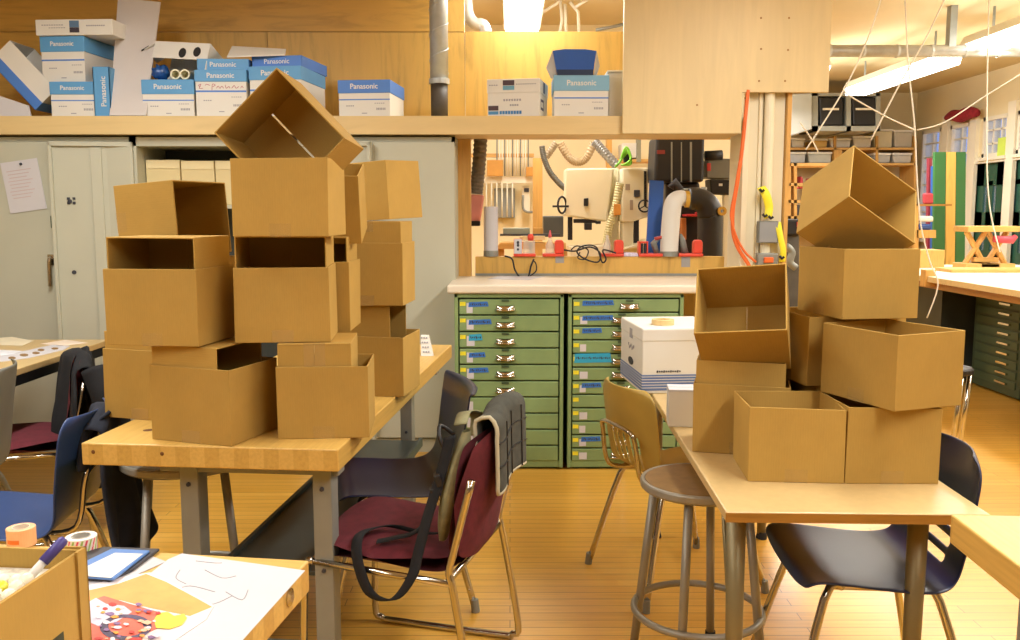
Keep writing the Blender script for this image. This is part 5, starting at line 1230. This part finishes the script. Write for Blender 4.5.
# ------------------------------------------------------------------ on the white column
cx = lambda x, y, Y=5.07: at(x, y, Y)
cord('air_hose', 'orange air hose hanging down the white column beside the opening', [cx(748, 90), cx(746, 110), cx(742, 150), cx(737, 185), cx(733, 210), cx(733, 232), cx(738, 248), cx(747, 262), cx(752, 272)], .011, M['orange'], 'hose')
cord('air_hose', 'second orange hose strand crossing at the foot of the white column', [cx(740, 160, 5.06), cx(735, 190, 5.06), cx(731, 215, 5.06), cx(736, 236, 5.06), cx(745, 252, 5.06), cx(756, 262, 5.06)], .007, M['orange'], 'hose')
a, b = cx(757, 243, 5.08), cx(777.5, 221, 5.08)
t = thing('junction_box', 'grey electrical box mounted on the white column', 'box', (a.x, 5.07, a.z)); MB().boxr(a.x, b.x, 5.055, 5.10, a.z, b.z).build('body', M['grayplas'], t, bevel=.004); MB().boxr(a.x + .006, b.x - .006, 5.051, 5.055, a.z + .006, b.z - .006).build('cover', paint('#8c9094', .5, name='cool_grey'), t)
a, b = cx(756, 266, 5.08), cx(777, 253, 5.08); t = thing('power_outlet', 'outlet box with a small orange plug at the foot of the column', 'outlet', (a.x, 5.07, a.z)); MB().boxr(a.x, b.x, 5.05, 5.10, a.z, b.z).build('box', M['steel'], t, bevel=.006); MB().box((a.x * .5 + b.x * .5, 5.04, a.z * .5 + b.z * .5), (.05, .03, .03)).build('plug', M['orange'], t, bevel=.004)
t = thing('caution_tape', 'yellow tape with black marks hanging on the white column', 'tape', cx(770, 230))
ribbon([cx(761, 187), cx(766, 195, 5.05), cx(769, 207, 5.06), cx(768, 218, 5.05)], (1, .2, .3), .05).build('upper_strip', M['yellow'], t, solid=.003, smooth=True); ribbon([cx(778, 222, 5.06), cx(780, 235, 5.05), cx(783, 250, 5.05), cx(782, 262, 5.06)], (1, .2, 0), .036).build('lower_strip', M['yellow'], t, solid=.003, smooth=True)
for x, y in ((762, 189), (765, 214), (771, 216), (782, 256)): MB().tube([cx(x - 2.5, y, 5.042), cx(x, y + 2.5, 5.04), cx(x + 2, y + 1, 5.042)], .008, 6).build('black_mark', M['black'], t)

# ------------------------------------------------------------------ far right room
Yc = 12.6
t = thing('wall_cabinet', 'grey wall cabinet with two black bins hung in the far right room', 'cabinet', at(850, 130, Yc))
part(MB().prect(812, 93, 880, 96, Yc, .6).prect(812, 126, 880, 131, Yc, .6).prect(812, 93, 818, 131, Yc, .6).prect(846.5, 93, 851, 131, Yc, .6).prect(876, 93, 880.5, 131, Yc, .6).prect(814, 93, 879, 131, Yc + .55, .05), 'frame', paint('#9a9c94', .5, .1, .05, 5, name='cabinet_grey'), t)
part(MB().pprism([(791, 136), (792, 94), (812, 93), (812, 129)], Yc - .1, .3), 'side_door', paint('#b0b2ac', .35, .1, .05, 5, name='bright_grey_metal'), t, bevel=.01)
for x in (819, 852):
    bn = part(MB().pprism([(x + 1, 125.5), (x, 97), (x + 25, 97), (x + 24, 125.5)], Yc + .02, .45), 'bin', M['black'], t, bevel=.02)
    MB().prect(x + 4, 108, x + 20, 110, Yc, .022).build('handle', M['winframe'], bn)
Ys = 13.4
t = thing('storage_shelves', 'long wooden shelving with clear bins across the far right wall', 'shelves', at(850, 240, Ys)); t.location.z = 0
for y in (147.5, 163, 205, 232): part(MB().prect(786, y, 916, y + 2.2, Ys, .5), 'shelf_board', M['pinex'], t)
for x in (788, 834, 876, 914): part(MB().prect(x, 136, x + 2.4, 330, Ys, .5), 'upright', M['pine'], t)
part(MB().prect(834, 150, 842, 160, Ys - .02, .3), 'front_block', M['pine'], t)
for k, (x, w, y0, y1, c, l) in enumerate(((791, 14, 138, 147.5, '#d8d4cc', 'leftmost white bin on the top far shelf'), (813, 15, 138.5, 147.5, '#e0b868', 'yellowish bin on the top far shelf'), (830, 21, 138, 147.5, '#d8d8d8', 'wide white bin on the top far shelf under the cabinet'), (853, 19, 136, 147.5, '#d4d0c8', 'white bin right of the wide one on the top far shelf'),
        (874, 19, 129, 147.5, '#cfc8ac', 'tall clear bin with pale contents on the top far shelf'), (894, 19, 130, 147.5, '#bdb7a8', 'rightmost clear bin on the top far shelf'), (788, 18, 152, 163, '#b8bcc0', 'left grey bin on the second far shelf'), (808, 24, 152, 163, '#c0c4c0', 'middle grey bin on the second far shelf'),
        (874, 17, 153, 163, '#b8b8b4', 'right bin on the second far shelf behind the tipped cardboard box'), (893, 19, 153, 163, '#c4c0b8', 'rightmost bin on the second far shelf'))):
    q = thing('storage_bin', l, 'bin', at(x + w / 2, y1, Ys)); MB().pprism([(x + 1, y1), (x, y0 + 2), (x + w, y0 + 2), (x + w - 1, y1)], Ys + .03, .4).build('bin_body', paint(c, .35, 0, .12, 4), q, bevel=.02); MB().prect(x - .3, y0, x + w + .3, y0 + 2, Ys + .02, .42).build('lid', paint('#e4e2dc', .4, name='bin_lid'), q)
for k, x in enumerate((792, 800, 809, 817)):
    q = at(x, 190, Ys - .1); o = MB().pprism([(x, 188), (x + 1, 178 - 2 * (k % 2)), (x + 3, 178), (x + 3.4, 184), (x + 7, 184), (x + 7.4, 189)], Ys + .06, .2).build('red_clamp', paint('#c8404a', .5, 0, .1, 6, name='clamp_red'), bevel=.01); tag(o, ['first red tool from the column on the far lower shelf', 'second red tool from the column on the far lower shelf', 'third red tool from the column on the far lower shelf', 'fourth red tool from the column on the far lower shelf'][k], 'tool', 'red tools on the far shelf')
t = thing('tool_rack', 'wooden open rack standing just right of the white column', 'rack', at(800, 280, 9.5)); t.location.z = 0
for x in (788, 794): part(MB().prect(x, 163, x + 3, 344, 9.5, .1), 'upright', M['pine'], t)
for y in (163, 183, 200, 216): part(MB().prect(788, y, 845, y + 3, 9.5, .35), 'shelf', M['pinex'], t)
part(MB().prect(795, 205, 812, 215.5, 9.52, .2).prect(815, 190, 823, 199.5, 9.52, .2), 'dark_box', M['ink'], t, bevel=.01)
q = at(790, 250, 7.5); t = thing('machine', 'dark machine with a red lamp low behind the tall right stack', 'machine', (q.x + .05, 7.5, 0)); part(MB().prect(783, 219, 801, 236, 7.5, .3), 'housing', M['black'], t, bevel=.02); part(MB().prect(797, 222, 800, 227, 7.49, .02), 'lamp', paint('#c03038', .4), t); part(MB().prect(787, 236, 799, 377, 7.55, .2), 'stand', paint('#5c5a54', .5, .2, .2, 8, name='worn_metal'), t); part(MB().tube([at(786, 246, 7.45), at(792, 252, 7.45), at(790, 262, 7.45), at(796, 268, 7.45)], .03, 10, sub=4), 'pipe', M['steel'], t, smooth=True)
# ceiling duct, sprinkler pipe
c = at(930, 51, 8.2)
t = thing('ceiling_duct', 'horizontal metal duct under the ceiling at upper right', 'duct', (c.x, 8.2, c.z)); x0 = at(800, 51, 8.2).x
part(MB().tube([(x0, 8.2, c.z), (XR, 8.2, c.z)], .052, 20), 'pipe', M['galv'], t, smooth=True)
for k in range(12): part(MB().tube([(x0 + .25 + k * .3, 8.2, c.z), (x0 + .27 + k * .3, 8.2, c.z)], .057, 20), 'joint_ring', M['galv'], t)
for x in (3.9, 5.2): part(MB().boxr(x - .03, x + .03, 8.16, 8.24, c.z, CEIL), 'hanger', M['steel'], t)
# big white-topped table on dark cabinets
t = thing('assembly_table', 'large white-topped work table over dark cabinets at the right edge', 'table', (4.5, 6.6, 0)); TX = 3.27
part(MB().boxr(TX, 5.9, 4.9, 8.6, .855, .90), 'table_top', paint('#ece4d4', .4, 0, .02, 4, name='white_table_top'), t, bevel=.006)
part(MB().boxr(TX - .003, TX + .002, 4.9, 8.6, .857, .898), 'edge_strip', M['palex'], t); part(MB().boxr(TX + .06, 5.85, 5.0, 8.55, .80, .854), 'apron', M['edge'], t)
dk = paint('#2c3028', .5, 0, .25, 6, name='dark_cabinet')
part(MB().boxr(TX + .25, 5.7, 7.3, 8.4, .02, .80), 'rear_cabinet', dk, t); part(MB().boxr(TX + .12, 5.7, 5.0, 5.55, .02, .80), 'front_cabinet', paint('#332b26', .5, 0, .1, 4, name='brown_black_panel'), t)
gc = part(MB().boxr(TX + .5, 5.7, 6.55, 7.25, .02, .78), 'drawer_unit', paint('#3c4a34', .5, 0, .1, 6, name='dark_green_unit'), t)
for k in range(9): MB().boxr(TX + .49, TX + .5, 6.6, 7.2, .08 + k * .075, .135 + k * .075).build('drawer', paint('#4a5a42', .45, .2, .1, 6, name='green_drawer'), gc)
for k in range(9): MB().boxr(TX + .47, TX + .49, 6.7, 6.85, .10 + k * .075, .115 + k * .075).build('handle', M['chrome'], gc)
o = MB().boxr(TX - .02, TX + .06, 7.03, 7.12, .82, .95).build('clamp_block', M['pine'], bevel=.004); tag(o, 'small wooden block clamped to the edge of the white table', 'clamp')
# chair legs glimpsed under it
t = thing('steel_stool', 'bright steel stool legs glimpsed below the white table', 'stool', (2.52, 4.9, 0))
for dx in (0, .09):
    part(MB().tube([(2.50 + dx, 4.9 + dx, .52), (2.46 + dx, 4.9 + dx, .02)], .014, 10), 'leg', M['chrome'], t, smooth=True)
part(MB().lathe([(.10, .50), (.11, .51), (.11, .53), (.10, .54)], 24, (2.48, 4.98, 0)), 'seat', M['black'], t)
# on the white table: little trestle, boards, green and yellow planks behind
Yt = 8.0; zt = .9005
p0, p1 = at(962, 250, Yt), at(1009, 250, Yt)
t = thing('trestle', 'small pale wooden trestle with crossed legs on the white table', 'trestle', ((p0.x + p1.x) / 2, Yt, zt)); zt1 = at(980, 226, Yt).z
part(MB().boxr(p0.x - .02, p1.x + .02, Yt - .12, Yt + .14, zt1 - .05, zt1), 'top_rail', M['pinex'], t, bevel=.004)
for xa, xb in ((p0.x + .03, p0.x + .20), (p0.x + .20, p0.x + .03), (p1.x - .03, p1.x - .20), (p1.x - .20, p1.x - .03)):
    part(MB().tube([(xa, Yt, zt1 - .05), (xb, Yt, zt + .04)], .024, 6), 'cross_leg', M['pine'], t)
part(MB().boxr(p0.x - .02, p0.x + .28, Yt - .12, Yt + .12, zt, zt + .05).boxr(p1.x - .30, p1.x + .0, Yt - .12, Yt + .12, zt, zt + .05), 'foot', M['pinex'], t, bevel=.004); part(MB().boxr(p0.x + .1, p1.x - .1, Yt - .03, Yt + .03, zt + .06, zt + .10), 'stretcher', M['pinex'], t)
o = MB().boxr(p0.x - .35, 5.85, 7.45, 7.75, zt, zt + .028).build('plank', M['pinex'], bevel=.003); tag(o, 'long flat plank lying in front of the trestle on the white table', 'plank')
o = MB().boxr(p0.x - .45, p0.x - .1, 8.1, 8.35, zt, zt + .16).build('wood_offcut', M['pine'], bevel=.004); tag(o, 'stack of wood offcuts beside the trestle on the white table', 'wood')
o = MB().tube([at(994, 239, 7.9), at(1012, 240, 7.9), at(1016, 236, 7.9)], [.03, .035, .02], 12).build('red_tool', paint('#c84858', .5), smooth=True); tag(o, 'red hand tool beside the trestle at the right edge', 'tool')
for k, (x0, x1, y0, mat, l) in enumerate(((935, 946, 152, paint('#316a38', .5, 0, .1, 3, name='grass_green'), 'left green plank leaning by the far windows'), (946.5, 956, 152, M['plyv'], 'yellow wooden plank between two green planks'), (956.5, 966, 152, paint('#316a38', .5, 0, .1, 3), 'right green plank beside the dark green door'))):
    o = MB().pprism([(x0 - 2, 332.8), (x0, y0), (x1, y0), (x1 - 2, 332.8)], 10.4, .05).build('leaning_plank', mat); o.location.z = max(0, o.location.z); tag(o, l, 'plank')
o = MB().pprism([(926.5, 327), (929, 158), (932, 158), (931, 327)], 10.9, .06).build('red_board', paint('#8a3040', .5)); tag(o, 'narrow dark red board behind the green planks', 'board')
o = MB().pprism([(931.5, 328), (933, 166), (937, 166), (936, 328)], 10.8, .06).build('blue_strip', M['blue']); tag(o, 'narrow blue board beside the left green plank', 'board')
t = thing('tool_caddy', 'small rack of red and blue hand tools left of the green planks', 'tool rack', at(925, 240, 10.2))
part(MB().prect(917, 204, 918.5, 335, 10.2, .1), 'post', M['pine'], t); part(MB().prect(916, 204, 952, 206, 10.2, .1), 'bar', M['edge'], t); part(MB().prect(925, 193, 934, 204, 10.2, .08), 'red_tool', paint('#b03c48', .5), t, bevel=.02); part(MB().prect(919, 224, 932, 230, 10.2, .1), 'blue_tool', paint('#34508c', .5), t, bevel=.02); part(MB().prect(917, 230, 936, 238, 10.2, .2), 'tray', M['pine'], t); part(MB().prect(919, 216, 934, 222, 10.2, .1), 'white_tool', M['white'], t, bevel=.02)
# rolled red cloth on the window head
a, b = atx(946, 118, XR - .12), atx(977, 113, XR - .12)
o = MB().tube([a, a.lerp(b, .25) + Vector((0, 0, .02)), a.lerp(b, .5) + Vector((0, 0, -.01)), a.lerp(b, .75) + Vector((0, 0, .02)), b], [.03, .075, .085, .085, .05], 14, sub=4).build('rolled_cloth', fabric('#8c1e2c', 'crimson_cloth'), smooth=True); tag(o, 'rolled crimson cloth above the second far window', 'cloth')
a = atx(1003, 147, XR - .04); o = MB().boxr(a.x, a.x + .004, a.y - .13, a.y + .13, a.z - .13, a.z + .12).build('green_note', paint('#c8e060', .6, name='lime_paper')); tag(o, 'lime green square note on the window above the dark door', 'note')
# white strings strung across the right of the room
M['string'] = paint('#ece8dc', .7, name='white_string')
for pts, Y, l in (([(882, -4), (868, 38), (845, 88), (806, 150)], 6.2, 'white string sloping down left across the far cabinet'), ([(905, -4), (908, 60), (912, 100), (915, 132), (917, 180), (921, 226), (930, 262), (938, 285), (927, 318)], 6.4, 'nearly upright white string left of the windows, ending at the white table'), ([(946, -4), (925, 40), (903, 78), (871, 140)], 6.0, 'white string sloping down left in front of the strip light'),
                  ([(989, -4), (987, 90), (987, 170), (991, 215), (1000, 252)], 6.6, 'upright white string hanging in front of the dark door'), ([(1024, 72), (985, 96), (945, 122), (917, 130)], 6.4, 'white string sloping from the right edge towards the windows'), ([(915, 130), (885, 116), (850, 96), (845, 90)], 6.4, 'white string sloping up left across the black bins'),
                  ([(800, 122), (812, 140), (818, 152)], 6.2, 'short white string near the column by the far shelf')):
    o = MB().tube([at(x, y, Y) for x, y in pts], .0048, 6, sub=4).build('string', M['string'], smooth=True); tag(o, l, 'string')
